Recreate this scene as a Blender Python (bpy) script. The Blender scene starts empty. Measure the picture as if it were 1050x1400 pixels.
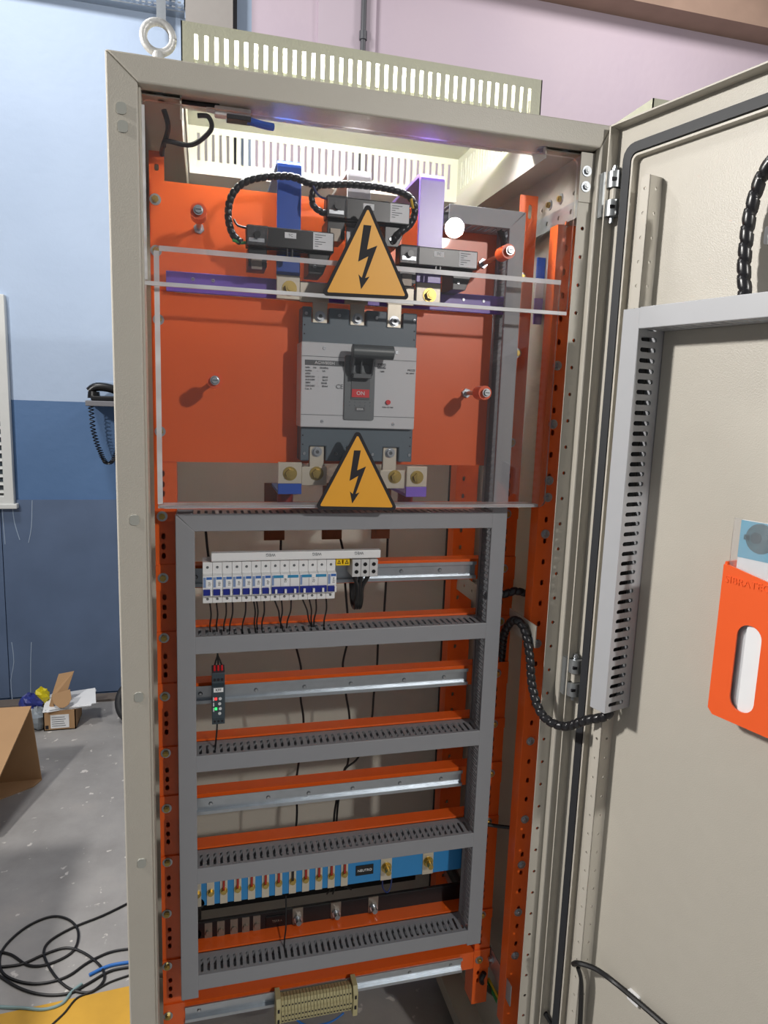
import bpy, math, random
from mathutils import Vector, Matrix
from mathutils.geometry import tessellate_polygon
random.seed(7)
SC = bpy.context.scene
COL = SC.collection
PI = math.pi

# ------------------------------------------------------------------ camera
F, YAW, PITCH, ROLL = 943.8, 0.2565, -0.1554, 0.0347
CAM = Vector((0.1328, -1.1236, 1.6218))
cy, sy, cp, sp = math.cos(YAW), math.sin(YAW), math.cos(PITCH), math.sin(PITCH)
fwd = Vector((sy*cp, cy*cp, sp)); right0 = Vector((cy, -sy, 0)); up0 = right0.cross(fwd)
RIGHT = math.cos(ROLL)*right0 + math.sin(ROLL)*up0
UP = -math.sin(ROLL)*right0 + math.cos(ROLL)*up0
cam_data = bpy.data.cameras.new('camera')
cam_data.sensor_fit = 'VERTICAL'; cam_data.sensor_height = 36; cam_data.lens = F/1400*36
cam_data.clip_start = 0.02
cam = bpy.data.objects.new('camera', cam_data); COL.objects.link(cam)
m = Matrix((RIGHT, UP, -fwd)).transposed().to_4x4(); m.translation = CAM
cam.matrix_world = m
SC.camera = cam

# ------------------------------------------------------------------ world, lamps, exposure
w = bpy.data.worlds.new('hall_daylight'); SC.world = w; w.use_nodes = True
bgn = w.node_tree.nodes['Background']
bgn.inputs[0].default_value = (0.92, 0.95, 1.0, 1); bgn.inputs[1].default_value = 0.20
def area(name, loc, target, size, power, color=(1, 1, 1), shape='DISK', size_y=None):
    d = bpy.data.lights.new(name, 'AREA'); d.shape = shape; d.size = size; d.energy = power; d.color = color
    if size_y: d.size_y = size_y
    o = bpy.data.objects.new(name, d); COL.objects.link(o); o.location = loc
    o.rotation_euler = (Vector(target)-Vector(loc)).to_track_quat('-Z', 'Y').to_euler()
    return o
area('hall_lamp', (-1.7, -0.07, 2.65), (0.8, -0.1, 1.3), 0.22, 80, (1.0, 0.965, 0.92))
area('hall_lamp.001', (1.51, -2.72, 2.62), (0.35, 0.2, 1.6), 0.105, 40, (1.0, 0.97, 0.92))
area('added_wall_fill', (-1.1, 1.2, 4.3), (0.0, 2.4, 1.8), 0.6, 52, (1.0, 0.98, 0.96))  # added fill to brighten the back wall and floor, no real fixture
area('added_lilac_wall_fill', (2.6, 1.3, 4.3), (2.4, 2.4, 2.4), 0.6, 26, (1.0, 0.95, 0.92))  # second added fill, brightens the lilac wall; no lamp known here
SC.view_settings.view_transform = 'Standard'; SC.view_settings.look = 'None'
SC.view_settings.gamma = 1; SC.view_settings.use_curve_mapping = False
SC.view_settings.exposure = 0.0

# ------------------------------------------------------------------ pixel helpers (photo frame 1050 x 1400)
def ray(px, py): return ((px-525)/F)*RIGHT - ((py-700)/F)*UP + fwd
def PY(px, py, y): d = ray(px, py); return CAM + d*((y-CAM.y)/d.y)
def PX(px, py, x): d = ray(px, py); return CAM + d*((x-CAM.x)/d.x)
def PZ(px, py, z): d = ray(px, py); return CAM + d*((z-CAM.z)/d.z)
TH = math.atan2(-.2415, .0706)
DO = Vector((.8125, -.006, 0))
DM = Matrix.Translation(DO) @ Matrix.Rotation(TH, 4, 'Z')      # door frame: x along the door, y outwards, z up
def PD(px, py, off):
    n = Vector((-math.sin(TH), math.cos(TH), 0)); d = ray(px, py)
    p = CAM + d*(((DO-CAM).dot(n)+off)/d.dot(n))
    return DM.inverted() @ p

# ------------------------------------------------------------------ materials
def lin(h):
    c = [int(h[i:i+2], 16)/255 for i in (0, 2, 4)]
    return tuple(v/12.92 if v <= .04045 else ((v+.055)/1.055)**2.4 for v in c)
MATS = {}
def mat(name, hexcol, rough=.5, metal=0.0, var=.06, vscale=30, bump=0, bscale=400, emit=0, coat=0, spec=.5, alpha=1):
    if name in MATS: return MATS[name]
    m = bpy.data.materials.new(name); m.use_nodes = True; nt = m.node_tree; b = nt.nodes['Principled BSDF']
    c = lin(hexcol)
    tc = nt.nodes.new('ShaderNodeTexCoord'); nz = nt.nodes.new('ShaderNodeTexNoise')
    nz.inputs['Scale'].default_value = vscale; nz.inputs['Detail'].default_value = 4
    nt.links.new(tc.outputs['Object'], nz.inputs['Vector'])
    mx = nt.nodes.new('ShaderNodeMix'); mx.data_type = 'RGBA'
    mx.inputs[6].default_value = tuple(v*(1-var) for v in c)+(1,)
    mx.inputs[7].default_value = tuple(min(1, v*(1+var)) for v in c)+(1,)
    nt.links.new(nz.outputs['Fac'], mx.inputs[0]); nt.links.new(mx.outputs[2], b.inputs['Base Color'])
    b.inputs['Roughness'].default_value = rough; b.inputs['Metallic'].default_value = metal
    b.inputs['Specular IOR Level'].default_value = spec
    if coat: b.inputs['Coat Weight'].default_value = coat
    if emit:
        b.inputs['Emission Color'].default_value = c+(1,); b.inputs['Emission Strength'].default_value = emit
    if bump:
        n2 = nt.nodes.new('ShaderNodeTexNoise'); n2.inputs['Scale'].default_value = bscale; n2.inputs['Detail'].default_value = 2
        nt.links.new(tc.outputs['Object'], n2.inputs['Vector'])
        bp = nt.nodes.new('ShaderNodeBump'); bp.inputs['Strength'].default_value = bump; bp.inputs['Distance'].default_value = .001
        nt.links.new(n2.outputs['Fac'], bp.inputs['Height']); nt.links.new(bp.outputs['Normal'], b.inputs['Normal'])
    MATS[name] = m; return m
BEIGE = mat('beige_textured_paint', 'b9b4a9', .40, var=.03, bump=.35, bscale=520)
BEIGE2 = mat('beige_smooth_paint', 'bdb8ad', .4, var=.03, bump=.15, bscale=250)
HOODM = mat('hood_paint', 'bdbda8', .45, var=.03, bump=.3, bscale=300)
ORANGE = mat('orange_paint', 'ea6320', .33, var=.06, vscale=8, coat=.15)
ORANGE_P = mat('orange_plastic', 'f0602a', .35, var=.03)
DUCT = mat('grey_duct_plastic', '8d8f94', .45, var=.03)
DUCT_LIT = mat('lit_grey_duct_plastic', 'aaacb0', .45, var=.03)  # same duct grey, raised to paint in the brighter light on the door
ZINC = mat('galvanised_steel', 'b4bac0', .32, .85, var=.12, vscale=60)
STEEL = mat('bolt_steel', 'b8bcc0', .28, .9, var=.15, vscale=200)
BRASS = mat('yellow_zinc', 'b79f5c', .32, .9, var=.2, vscale=200)
TIN = mat('tinned_copper', 'cfc7b6', .38, .45, var=.08, vscale=80)
COPPER = mat('brown_copper', '8a5a40', .4, .6, var=.2, vscale=60)
BLACK = mat('black_plastic', '0f0f11', .32, var=.1)
BLACKR = mat('black_rubber', '26282c', .6, var=.15, vscale=80, bump=.2)
CABLE = mat('black_cable', '141416', .42, var=.1)
SPIRAL = mat('spiral_wrap', '1d1d20', .3, var=.1)
SLATE = mat('breaker_slate', '5b6a74', .42, var=.03, bump=.1)
MGREY = mat('breaker_light_grey', 'd2d5d8', .45, var=.02)
DGREY = mat('dark_grey_plastic', '55595c', .4, var=.04)
TOGP = mat('toggle_panel_grey', '6c7275', .45, var=.03)
WHITE = mat('white_plastic', 'e4e5e6', .4, var=.02)
WHITEP = mat('white_paper', 'eceef0', .7, var=.03)
INK = mat('grey_ink', '6a6e72', .7, var=.02)
INKB = mat('black_ink', '1c1a20', .7, var=.02)
NAVY = mat('navy_plastic', '1d2a86', .35, var=.05)
TEAL = mat('teal_print', '2a86b4', .5, var=.03)
BLUEL = mat('blue_print', '2c62b0', .5, var=.03)
RED = mat('red_plastic', 'd8232a', .4, var=.04)
REDW = mat('red_wire', '9c2418', .5, var=.1)
YELLOW = mat('sign_yellow', 'e8a52a', .45, var=.02)
YTAG = mat('yellow_tag', 'f0c814', .45, var=.03)
BLUESL = mat('blue_heatshrink', '2b56b8', .28, var=.1, vscale=40)
PURPSL = mat('purple_heatshrink', '8768d2', .28, var=.08, vscale=40)
WHITESL = mat('white_heatshrink', 'e2dfe4', .35, var=.04)
SKYBUS = mat('blue_busbar_sleeve', '2f86c4', .45, var=.05)
BEIGET = mat('terminal_beige', 'b7ae83', .5, var=.05)
DARKSLATE = mat('relay_slate', '38444c', .45, var=.05)
LEDR = mat('led_red', 'ff3434', .3, emit=1.5); LEDG = mat('led_green', '34ff70', .3, emit=1.5)
TUBEM = mat('lamp_tube', 'ffffff', .3, var=0, emit=115)
GREENW = mat('green_wire', '3a9a52', .5); YELW = mat('yellow_wire', 'd8b224', .5); BLUEW = mat('blue_wire', '2a6fc0', .5)
GREYW = mat('grey_cable', '7f9a9c', .5)
CARD = mat('cardboard', 'b08c66', .85, var=.08, vscale=14, bump=.2, bscale=60)
CARDIN = mat('cardboard_edge', 'c4a684', .9, var=.1)
TERRABUS = mat('black_busbar_sleeve', '141518', .4, var=.1)
PAD2 = mat('dull_tin', '8f857a', .45, .5, var=.15, vscale=60)
REDINS = mat('red_insulator', '8e2418', .4, var=.1)

def clear_mat(name, tint=(.975, .972, .975), ior=1.49, rough=.0, haze=.03):
    m = bpy.data.materials.new(name); m.use_nodes = True; nt = m.node_tree
    for n in list(nt.nodes): nt.nodes.remove(n)
    out = nt.nodes.new('ShaderNodeOutputMaterial'); tr = nt.nodes.new('ShaderNodeBsdfTransparent'); gl = nt.nodes.new('ShaderNodeBsdfGlossy')
    df = nt.nodes.new('ShaderNodeBsdfDiffuse'); df.inputs[0].default_value = (.8, .8, .82, 1)
    fr = nt.nodes.new('ShaderNodeFresnel'); fr.inputs[0].default_value = ior
    nz = nt.nodes.new('ShaderNodeTexNoise'); nz.inputs['Scale'].default_value = 6
    mp = nt.nodes.new('ShaderNodeMath'); mp.operation = 'MULTIPLY'; mp.inputs[1].default_value = haze*2
    tr.inputs[0].default_value = tint+(1,); gl.inputs['Roughness'].default_value = rough
    m1 = nt.nodes.new('ShaderNodeMixShader'); m2 = nt.nodes.new('ShaderNodeMixShader')
    nt.links.new(nz.outputs['Fac'], mp.inputs[0]); nt.links.new(mp.outputs[0], m1.inputs[0])
    nt.links.new(tr.outputs[0], m1.inputs[1]); nt.links.new(df.outputs[0], m1.inputs[2])
    nt.links.new(fr.outputs[0], m2.inputs[0]); nt.links.new(m1.outputs[0], m2.inputs[1]); nt.links.new(gl.outputs[0], m2.inputs[2])
    nt.links.new(m2.outputs[0], out.inputs[0]); return m
ACR = clear_mat('clear_acrylic', haze=.004)
ACRE = clear_mat('acrylic_edge_glint', tint=(.96, .94, .94), haze=.75, rough=.3)  # pale haze painted in for light caught on the polished edges
CLEARP = clear_mat('clear_plastic_cover', haze=.08)

# ------------------------------------------------------------------ mesh builder
def circ(cx, cy_, r, n=12, a0=0): return [(cx+r*math.cos(a0+2*PI*i/n), cy_+r*math.sin(a0+2*PI*i/n)) for i in range(n)]
def rect(x0, x1, y0, y1): return [(x0, y0), (x1, y0), (x1, y1), (x0, y1)]
def rrect(x0, x1, y0, y1, r, n=4):
    o = []
    for cx, cy_, a in ((x1-r, y0+r, -PI/2), (x1-r, y1-r, 0), (x0+r, y1-r, PI/2), (x0+r, y0+r, PI)):
        for i in range(n+1): o.append((cx+r*math.cos(a+PI/2*i/n), cy_+r*math.sin(a+PI/2*i/n)))
    return o
def smooth(pts, k=6):
    P = [Vector(p) for p in pts]; out = []
    for i in range(len(P)-1):
        a = P[max(i-1, 0)]; b = P[i]; c = P[i+1]; d = P[min(i+2, len(P)-1)]
        for j in range(k):
            t = j/k
            out.append(.5*((2*b)+(c-a)*t+(2*a-5*b+4*c-d)*t*t+(3*b-a-3*c+d)*t**3))
    out.append(P[-1]); return out
class G:
    def __init__(s): s.v = []; s.f = []; s.mi = []; s.cur = 0
    def _add(s, vs, fs):
        o = len(s.v); s.v += [Vector(v) for v in vs]
        s.f += [tuple(i+o for i in f) for f in fs]; s.mi += [s.cur]*len(fs); return s
    def box(s, x0, x1, y0, y1, z0, z1):
        vs = [(x, y, z) for x in (x0, x1) for y in (y0, y1) for z in (z0, z1)]
        return s._add(vs, [(0, 1, 3, 2), (4, 6, 7, 5), (0, 4, 5, 1), (2, 3, 7, 6), (0, 2, 6, 4), (1, 5, 7, 3)])
    def prism(s, outer, a, b, axis='y', holes=(), side=None):
        M = {'y': lambda u, v, t: (u, t, v), 'x': lambda u, v, t: (t, u, v), 'z': lambda u, v, t: (u, v, t)}[axis]
        loops = [outer]+list(holes); flat = [p for l in loops for p in l]; n = len(flat)
        tris = tessellate_polygon([[Vector((p[0], p[1], 0)) for p in l] for l in loops])
        vs = [M(p[0], p[1], a) for p in flat]+[M(p[0], p[1], b) for p in flat]
        fs = [tuple(t) for t in tris]+[tuple(i+n for i in reversed(t)) for t in tris]
        s._add(vs, fs)
        o = len(s.v)-2*n; k = 0; base = s.cur
        if side is not None: s.cur = side
        for l in loops:
            m_ = len(l)
            for i in range(m_):
                j = (i+1) % m_
                s.f.append((o+k+i, o+k+j, o+n+k+j, o+n+k+i)); s.mi.append(s.cur)
            k += m_
        s.cur = base; return s
    def cyl(s, p0, p1, r0, r1=None, n=14):
        r1 = r0 if r1 is None else r1; p0 = Vector(p0); p1 = Vector(p1); d = (p1-p0).normalized()
        a = d.orthogonal().normalized(); b = d.cross(a)
        vs = [p0+r0*(a*math.cos(2*PI*i/n)+b*math.sin(2*PI*i/n)) for i in range(n)]+[p1+r1*(a*math.cos(2*PI*i/n)+b*math.sin(2*PI*i/n)) for i in range(n)]
        fs = [(i, (i+1) % n, n+(i+1) % n, n+i) for i in range(n)]+[tuple(range(n))[::-1], tuple(range(n, 2*n))]
        return s._add(vs, fs)
    def tube(s, pts, r, n=8, k=6, spiral=0, flat=None):
        P = smooth(pts, k) if k > 1 else [Vector(p) for p in pts]
        if spiral:                                   # resample finely so the wrap shows
            Q = [P[0]]; L = [0]
            for p in P[1:]: L.append(L[-1]+(p-Q[-1]).length); Q.append(p)
            N = max(8, int(L[-1]/(spiral/14))); R = []; j = 0
            for i in range(N+1):
                t = L[-1]*i/N
                while j < len(L)-2 and L[j+1] < t: j += 1
                f = (t-L[j])/max(1e-9, L[j+1]-L[j]); R.append(Q[j].lerp(Q[j+1], f))
            P = R
        vs = []; fs = []; prev = None; dist = 0
        for i, p in enumerate(P):
            d = (P[min(i+1, len(P)-1)]-P[max(i-1, 0)]).normalized()
            if prev is None: a = d.orthogonal().normalized()
            else: a = (prev-d*prev.dot(d)).normalized()
            prev = a; b = d.cross(a)
            if i: dist += (p-P[i-1]).length
            for q in range(n):
                an = 2*PI*q/n; rr = r
                if spiral:
                    ph = (dist/spiral + q/n) % 1; rr = r*(1.0+.10*math.sin(PI*ph/.84)**.5 if ph < .84 else .84)
                vs.append(p+rr*(a*math.cos(an)+b*math.sin(an)))
        for i in range(len(P)-1):
            for q in range(n):
                fs.append((i*n+q, i*n+(q+1) % n, (i+1)*n+(q+1) % n, (i+1)*n+q))
        fs.append(tuple(range(n))[::-1]); e = (len(P)-1)*n; fs.append(tuple(range(e, e+n)))
        return s._add(vs, fs)
    def xf(s, M, start=0):
        for i in range(start, len(s.v)): s.v[i] = M @ s.v[i]
        return s
    def mesh(s, name, mats, sm=False):
        me = bpy.data.meshes.new(name); me.from_pydata([tuple(v) for v in s.v], [], s.f)
        for mm in (mats if isinstance(mats, (list, tuple)) else [mats]): me.materials.append(mm)
        me.polygons.foreach_set('material_index', s.mi)
        import bmesh
        bm = bmesh.new(); bm.from_mesh(me); bmesh.ops.recalc_face_normals(bm, faces=bm.faces[:]); bm.to_mesh(me); bm.free()
        if sm:
            me.polygons.foreach_set('use_smooth', [True]*len(me.polygons))
            try: me.set_sharp_from_angle(angle=math.radians(38))
            except Exception: pass
        me.update(); return me
    def build(s, name, mats, parent=None, M=None, sm=False, bevel=0):
        if M is not None: s.xf(M)
        xs = [v.x for v in s.v]; ys = [v.y for v in s.v]; zs = [v.z for v in s.v]
        c = Vector(((min(xs)+max(xs))/2, (min(ys)+max(ys))/2, (min(zs)+max(zs))/2))
        s.v = [v-c for v in s.v]
        o = bpy.data.objects.new(name, s.mesh(name, mats, sm)); COL.objects.link(o); o.location = c
        WP[o.name] = c
        if bevel:
            b = o.modifiers.new('bevel', 'BEVEL'); b.width = bevel; b.segments = 2; b.limit_method = 'ANGLE'; b.angle_limit = math.radians(40)
        adopt(o, parent); return o
WP = {}
def adopt(o, parent):
    if parent is None: return
    o.parent = parent; o.matrix_parent_inverse = Matrix.Translation(-WP[parent.name])
def tag(o, label, cat=None, group=None):
    o['label'] = label
    if cat: o['category'] = cat
    if group: o['group'] = group
    return o
def thing(name, label, cat, loc, group=None):
    o = bpy.data.objects.new(name, None); COL.objects.link(o); o.location = loc; o.empty_display_size = .02
    WP[o.name] = Vector(loc); return tag(o, label, cat, group)
def struct(o): o['kind'] = 'structure'; return o
def inst(name, me, loc, parent=None, rot=None):
    o = bpy.data.objects.new(name, me); COL.objects.link(o); o.location = loc
    if rot is not None: o.rotation_euler = rot
    WP[o.name] = Vector(loc); adopt(o, parent); return o
def text(s, size, loc, material, parent, rot=(PI/2, 0, 0), M=None, depth=.0003, name='lettering', align='CENTER', spacing=1.0):
    cu = bpy.data.curves.new('t', 'FONT'); cu.body = s; cu.size = size; cu.align_x = align; cu.align_y = 'CENTER'; cu.extrude = depth
    cu.space_character = spacing; cu.resolution_u = 3
    t = bpy.data.objects.new('t', cu); COL.objects.link(t)
    dg = bpy.context.evaluated_depsgraph_get(); dg.update()
    me = bpy.data.meshes.new_from_object(t.evaluated_get(dg)); me.name = name
    bpy.data.objects.remove(t); me.materials.clear(); me.materials.append(material)
    MM = Matrix.Translation(Vector(loc)) @ Matrix(((1, 0, 0), (0, 1, 0), (0, 0, 1))).to_4x4()
    from mathutils import Euler
    MM = Matrix.Translation(Vector(loc)) @ Euler(rot).to_matrix().to_4x4()
    if M is not None: MM = M @ MM
    c = MM.translation.copy(); L = MM.copy(); L.translation = (0, 0, 0); me.transform(L)
    o = bpy.data.objects.new(name, me); COL.objects.link(o); o.location = c; WP[o.name] = c; adopt(o, parent); return o

# shared hardware, axis along -y (heads face the camera)
def hexbolt(rw, rh, h):
    g = G(); g.cyl((0, 0, 0), (0, -.0015, 0), rw, n=20); g.cur = 1
    g.cyl((0, -.0015, 0), (0, -.0015-h, 0), rh, n=6); g.cyl((0, -.0015-h, 0), (0, -.003-h, 0), rh*.62, n=10); return g
BOLT = hexbolt(.0092, .0058, .0045).mesh('bolt', [ZINC, BRASS])
BOLTS = hexbolt(.0088, .0055, .0045).mesh('bolt', [ZINC, STEEL])
BOLTL = hexbolt(.0125, .0085, .008).mesh('bolt', [BRASS, BRASS])
def panscrew(r, h):
    g = G(); g.cyl((0, 0, 0), (0, -h, 0), r, r*.75, n=12); g.cur = 1
    g.box(-r*.6, r*.6, -h*1.08, -h*.9, -r*.12, r*.12); return g
SCREW = panscrew(.0032, .002).mesh('screw', [STEEL, DGREY]); SCREWS = panscrew(.0024, .0012).mesh('screw', [DGREY, STEEL])
RIVET = G().cyl((0, 0, 0), (0, -.0025, 0), .0042, .0025, n=12).mesh('rivet', STEEL)

# ================================================================== SETTING
def posmat_wall():
    m = bpy.data.materials.new('painted_hall_wall'); m.use_nodes = True; nt = m.node_tree; b = nt.nodes['Principled BSDF']
    geo = nt.nodes.new('ShaderNodeNewGeometry'); sep = nt.nodes.new('ShaderNodeSeparateXYZ'); nt.links.new(geo.outputs['Position'], sep.inputs[0])
    nz = nt.nodes.new('ShaderNodeTexNoise'); nz.inputs['Scale'].default_value = 2.2; nz.inputs['Detail'].default_value = 6; nt.links.new(geo.outputs['Position'], nz.inputs['Vector'])
    def mixc(fac, A, B):
        x = nt.nodes.new('ShaderNodeMix'); x.data_type = 'RGBA'; nt.links.new(fac, x.inputs[0])
        for i, q in ((6, A), (7, B)):
            if isinstance(q, tuple): x.inputs[i].default_value = q+(1,)
            else: nt.links.new(q, x.inputs[i])
        return x.outputs[2]
    def thr(sock, v, op='GREATER_THAN'):
        t = nt.nodes.new('ShaderNodeMath'); t.operation = op; nt.links.new(sock, t.inputs[0]); t.inputs[1].default_value = v; return t.outputs[0]
    light = mixc(nz.outputs['Fac'], lin('a9bcd6'), lin('b9cbe4'))
    lilac = mixc(nz.outputs['Fac'], lin('c3b4c4'), lin('d2c2cc'))
    mid = mixc(nz.outputs['Fac'], lin('4e6f9a'), lin('587aa6'))
    dx = thr(sep.outputs['X'], .37); dz = thr(sep.outputs['Z'], 1.578)
    upper = mixc(dx, light, lilac); col = mixc(dz, mid, upper)
    nt.links.new(col, b.inputs['Base Color']); b.inputs['Roughness'].default_value = .6
    n2 = nt.nodes.new('ShaderNodeTexNoise'); n2.inputs['Scale'].default_value = 25; nt.links.new(geo.outputs['Position'], n2.inputs['Vector'])
    bp = nt.nodes.new('ShaderNodeBump'); bp.inputs['Strength'].default_value = .25; bp.inputs['Distance'].default_value = .006
    nt.links.new(n2.outputs['Fac'], bp.inputs['Height']); nt.links.new(bp.outputs['Normal'], b.inputs['Normal']); return m
def floor_mat():
    m = bpy.data.materials.new('worn_concrete'); m.use_nodes = True; nt = m.node_tree; b = nt.nodes['Principled BSDF']
    geo = nt.nodes.new('ShaderNodeNewGeometry')
    def noise(sc, det=5, w_=.6):
        n = nt.nodes.new('ShaderNodeTexNoise'); n.inputs['Scale'].default_value = sc; n.inputs['Detail'].default_value = det; n.inputs['Roughness'].default_value = w_
        nt.links.new(geo.outputs['Position'], n.inputs['Vector']); return n.outputs['Fac']
    def ramp(s_, stops):
        r = nt.nodes.new('ShaderNodeValToRGB'); nt.links.new(s_, r.inputs[0])
        while len(r.color_ramp.elements) < len(stops): r.color_ramp.elements.new(.5)
        for e, (p, c) in zip(r.color_ramp.elements, stops): e.position = p; e.color = c+(1,)
        return r.outputs[0]
    base = ramp(noise(3.5), [(.3, lin('8b8987')), (.55, lin('9d9b99')), (.75, lin('aaa5a1'))])
    fl = ramp(noise(22, 3, .5), [(.66, (0, 0, 0)), (.70, (1, 1, 1))])
    x = nt.nodes.new('ShaderNodeMix'); x.data_type = 'RGBA'; nt.links.new(fl, x.inputs[0]); nt.links.new(base, x.inputs[6]); x.inputs[7].default_value = lin('d0ccc7')+(1,)
    nt.links.new(x.outputs[2], b.inputs['Base Color']); b.inputs['Roughness'].default_value = .6
    bp = nt.nodes.new('ShaderNodeBump'); bp.inputs['Strength'].default_value = .3; bp.inputs['Distance'].default_value = .003
    nt.links.new(noise(60), bp.inputs['Height']); nt.links.new(bp.outputs['Normal'], b.inputs['Normal']); return m
WALLY = 2.71
struct(G().box(-4, 5, -5, WALLY+.2, -.1, 0).build('floor', floor_mat()))
struct(G().box(-4, 5, WALLY, WALLY+.2, 0, 4.6).build('wall_back', posmat_wall()))
DADO = mat('dark_blue_board', '5b6d8a', .45, var=.22, vscale=5)
gd = G().box(-.868, 1.6, WALLY-.012, WALLY, .02, 1.076); gd.box(-2.6, -.872, WALLY-.012, WALLY, .02, 1.04)
dado = struct(gd.build('trim_1', DADO))
DRIP = mat('white_paint_drip', '9fb0c6', .7)
for pts in (((3, 693), (5, 720), (7, 744)), ((17, 693), (20, 715), (27, 738)), ((44, 684), (43, 720), (39, 742)), ((16, 878), (19, 905), (15, 930), (17, 957)), ((43, 878), (42, 910), (42, 955))):
    G().tube([PY(a_, b2, WALLY-.0125) for a_, b2 in pts], .0022, n=6, k=3).build('paint_drip', DRIP, dado)
struct(G().box(-4, 5, WALLY-.10, WALLY-.013, .0, .012).build('trim_2', mat('floor_edge_brown', '6b625c', .8, var=.2)))  # brown strip along the foot of the wall
# yellow floor stripe
STRIPE = mat('worn_yellow_floor_paint', 'c99a34', .7, var=.25, vscale=9)
a, b_ = PZ(0, 1387, 0), PZ(170, 1350, 0)
dv = (b_-a).normalized(); nrm = Vector((dv.y, -dv.x, 0))
p0 = a-dv*1.5; p1 = b_+dv*1.2; wdt = .13
st = G(); st.prism([(p0.x, p0.y), (p1.x, p1.y), (p1.x+nrm.x*wdt, p1.y+nrm.y*wdt), (p0.x+nrm.x*wdt, p0.y+nrm.y*wdt)], .0, .0012, 'z')
struct(st.build('trim_3', STRIPE))
# wall features at the top
GREYCOL = mat('grey_painted_column', '9c9793', .6, var=.05)
struct(G().box(.055, .275, WALLY-.10, WALLY, 1.9, 4.6).build('trim_4', GREYCOL))
struct(G().box(.277, .297, WALLY-.05, WALLY, 1.9, 4.6).build('trim_5', mat('dark_gap_strip', '3b3b40', .5)))  # solid dark strip drawn for the gap beside the grey column
struct(G().box(-4, 5, WALLY-.16, WALLY, 3.825, 4.6).build('trim_6', mat('bare_plaster_beam', '9c8272', .8, var=.25, vscale=5, bump=.4, bscale=40)))
struct(G().box(.70, 1.0, WALLY-.02, WALLY, 1.9, 3.825).build('trim_7', mat('lilac_pilaster', 'c9bbc7', .6, var=.06, vscale=3)))
pp_ = thing('conduit_pipe', 'thin dark vertical conduit pipe on the lilac wall above the hood', 'pipe', (.93, WALLY-.04, 2.0))
G().cyl((.93, WALLY-.04, 2.0), (.93, WALLY-.04, 3.82), .014).build('pipe', mat('pipe_grey', '55565c', .5), pp_)
G().cyl((.93, WALLY-.04, 3.46), (.93, WALLY-.04, 3.50), .02).build('coupling', mat('pipe_grey', '55565c', .5), pp_)
# cable tray
ct = thing('cable_tray', 'perforated galvanised cable tray high on the light blue wall', 'cable tray', (-.5, WALLY-.06, 3.42))
sl = []
for i in range(16):
    for j in range(3):
        x = -.36+i*.027; sl.append(rrect(x, x+.017, 3.452+j*.022, 3.459+j*.022, .003, 2))
G().prism(rect(-.9, .05, 3.44, 3.53), WALLY-.062, WALLY-.06, 'y', sl).build('side_rail', ZINC, ct)
G().box(-.9, .05, WALLY-.06, WALLY, 3.438, 3.442).build('bottom_plate', ZINC, ct)
G().box(-.078, -.035, WALLY-.067, WALLY-.062, 3.36, 3.56).build('bracket', ZINC, ct)
# louvred window
wn = struct(bpy.data.objects.new('window_1', None)); COL.objects.link(wn); wn.location = (-1.2, WALLY, 1.05); WP[wn.name] = Vector(wn.location)
WF = mat('white_window_paint', 'd6d8d6', .5, var=.04)
G().prism(rect(-1.7, -.80, 1.04, 2.08), WALLY-.04, WALLY, 'y', [rect(-1.62, -.845, 1.10, 2.0)]).build('window_frame', WF, wn, bevel=.004)
G().box(-1.72, -.785, WALLY-.05, WALLY, 1.035, 1.06).build('window_sill', WF, wn, bevel=.004)
G().box(-1.62, -.845, WALLY-.004, WALLY, 1.10, 2.0).build('pane', mat('dark_glass', '4a555e', .1), wn)
for i in range(22):
    G().box(-1.62, -.845, -.012, .012, -.0012, .0012).xf(Matrix.Translation((0, WALLY-.02, 1.12+i*.04)) @ Matrix.Rotation(.6, 4, 'X')).build('slat', WF, wn)

# ================================================================== CABINET
cab = thing('electrical_cabinet', 'tall beige steel electrical enclosure with slotted top hood and open door', 'cabinet', (.4, .3, 0))
IX0, IX1, IZ0, IZ1 = .043, .784, .14, 2.062
def frame_piece(name, poly, d=.026): G().prism(poly, 0, d, 'y').build(name, BEIGE, cab, bevel=.0025)
frame_piece('stile', [(0, .0), (IX0, IZ0), (IX0, IZ1), (0, 2.1)])
frame_piece('stile', [(.803, .0), (.803, 2.1), (IX1, IZ1), (IX1, IZ0)], .0155)
frame_piece('header', [(0, 2.1), (IX0, IZ1), (IX1, IZ1), (.803, 2.1)])
frame_piece('sill', [(0, 0), (.803, 0), (IX1, IZ0), (IX0, IZ0)])
G().box(IX0+.0002, IX0+.003, .012, .04, IZ0, IZ1).build('inner_lip', BEIGE2, cab)
G().box(0, .004, .026, .58, 0, 2.1).build('side_panel', BEIGE2, cab)
G().box(.799, .803, .026, .58, 0, 2.1).build('side_panel', BEIGE2, cab)
G().box(0, .803, .58, .584, .06, 2.1).build('back_panel', BEIGE2, cab)
HX0, HX1, HY0, HY1 = .101, .704, .072, .485
G().prism(rect(0, .803, .026, .58), 2.088, 2.1, 'z', [rect(HX0+.004, HX1-.004, HY0+.006, HY1-.006)]).build('roof', BEIGE2, cab)
G().prism(rect(.004, .799, .03, .575), .06, .10, 'z', [rect(.07, .742, .1, .50)]).build('base_frame', BEIGE2, cab)
# plugs in the frame face
for px, py in ((166, 148), (168, 173), (184, 711), (190, 953), (194, 1180)):
    p = PY(px, py, -.001); G().prism(rrect(p.x-.007, p.x+.007, p.z-.008, p.z+.008, .005), -.0025, .001, 'y').build('plug', mat('plug_grey', 'a2a39c', .5), cab)
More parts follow.
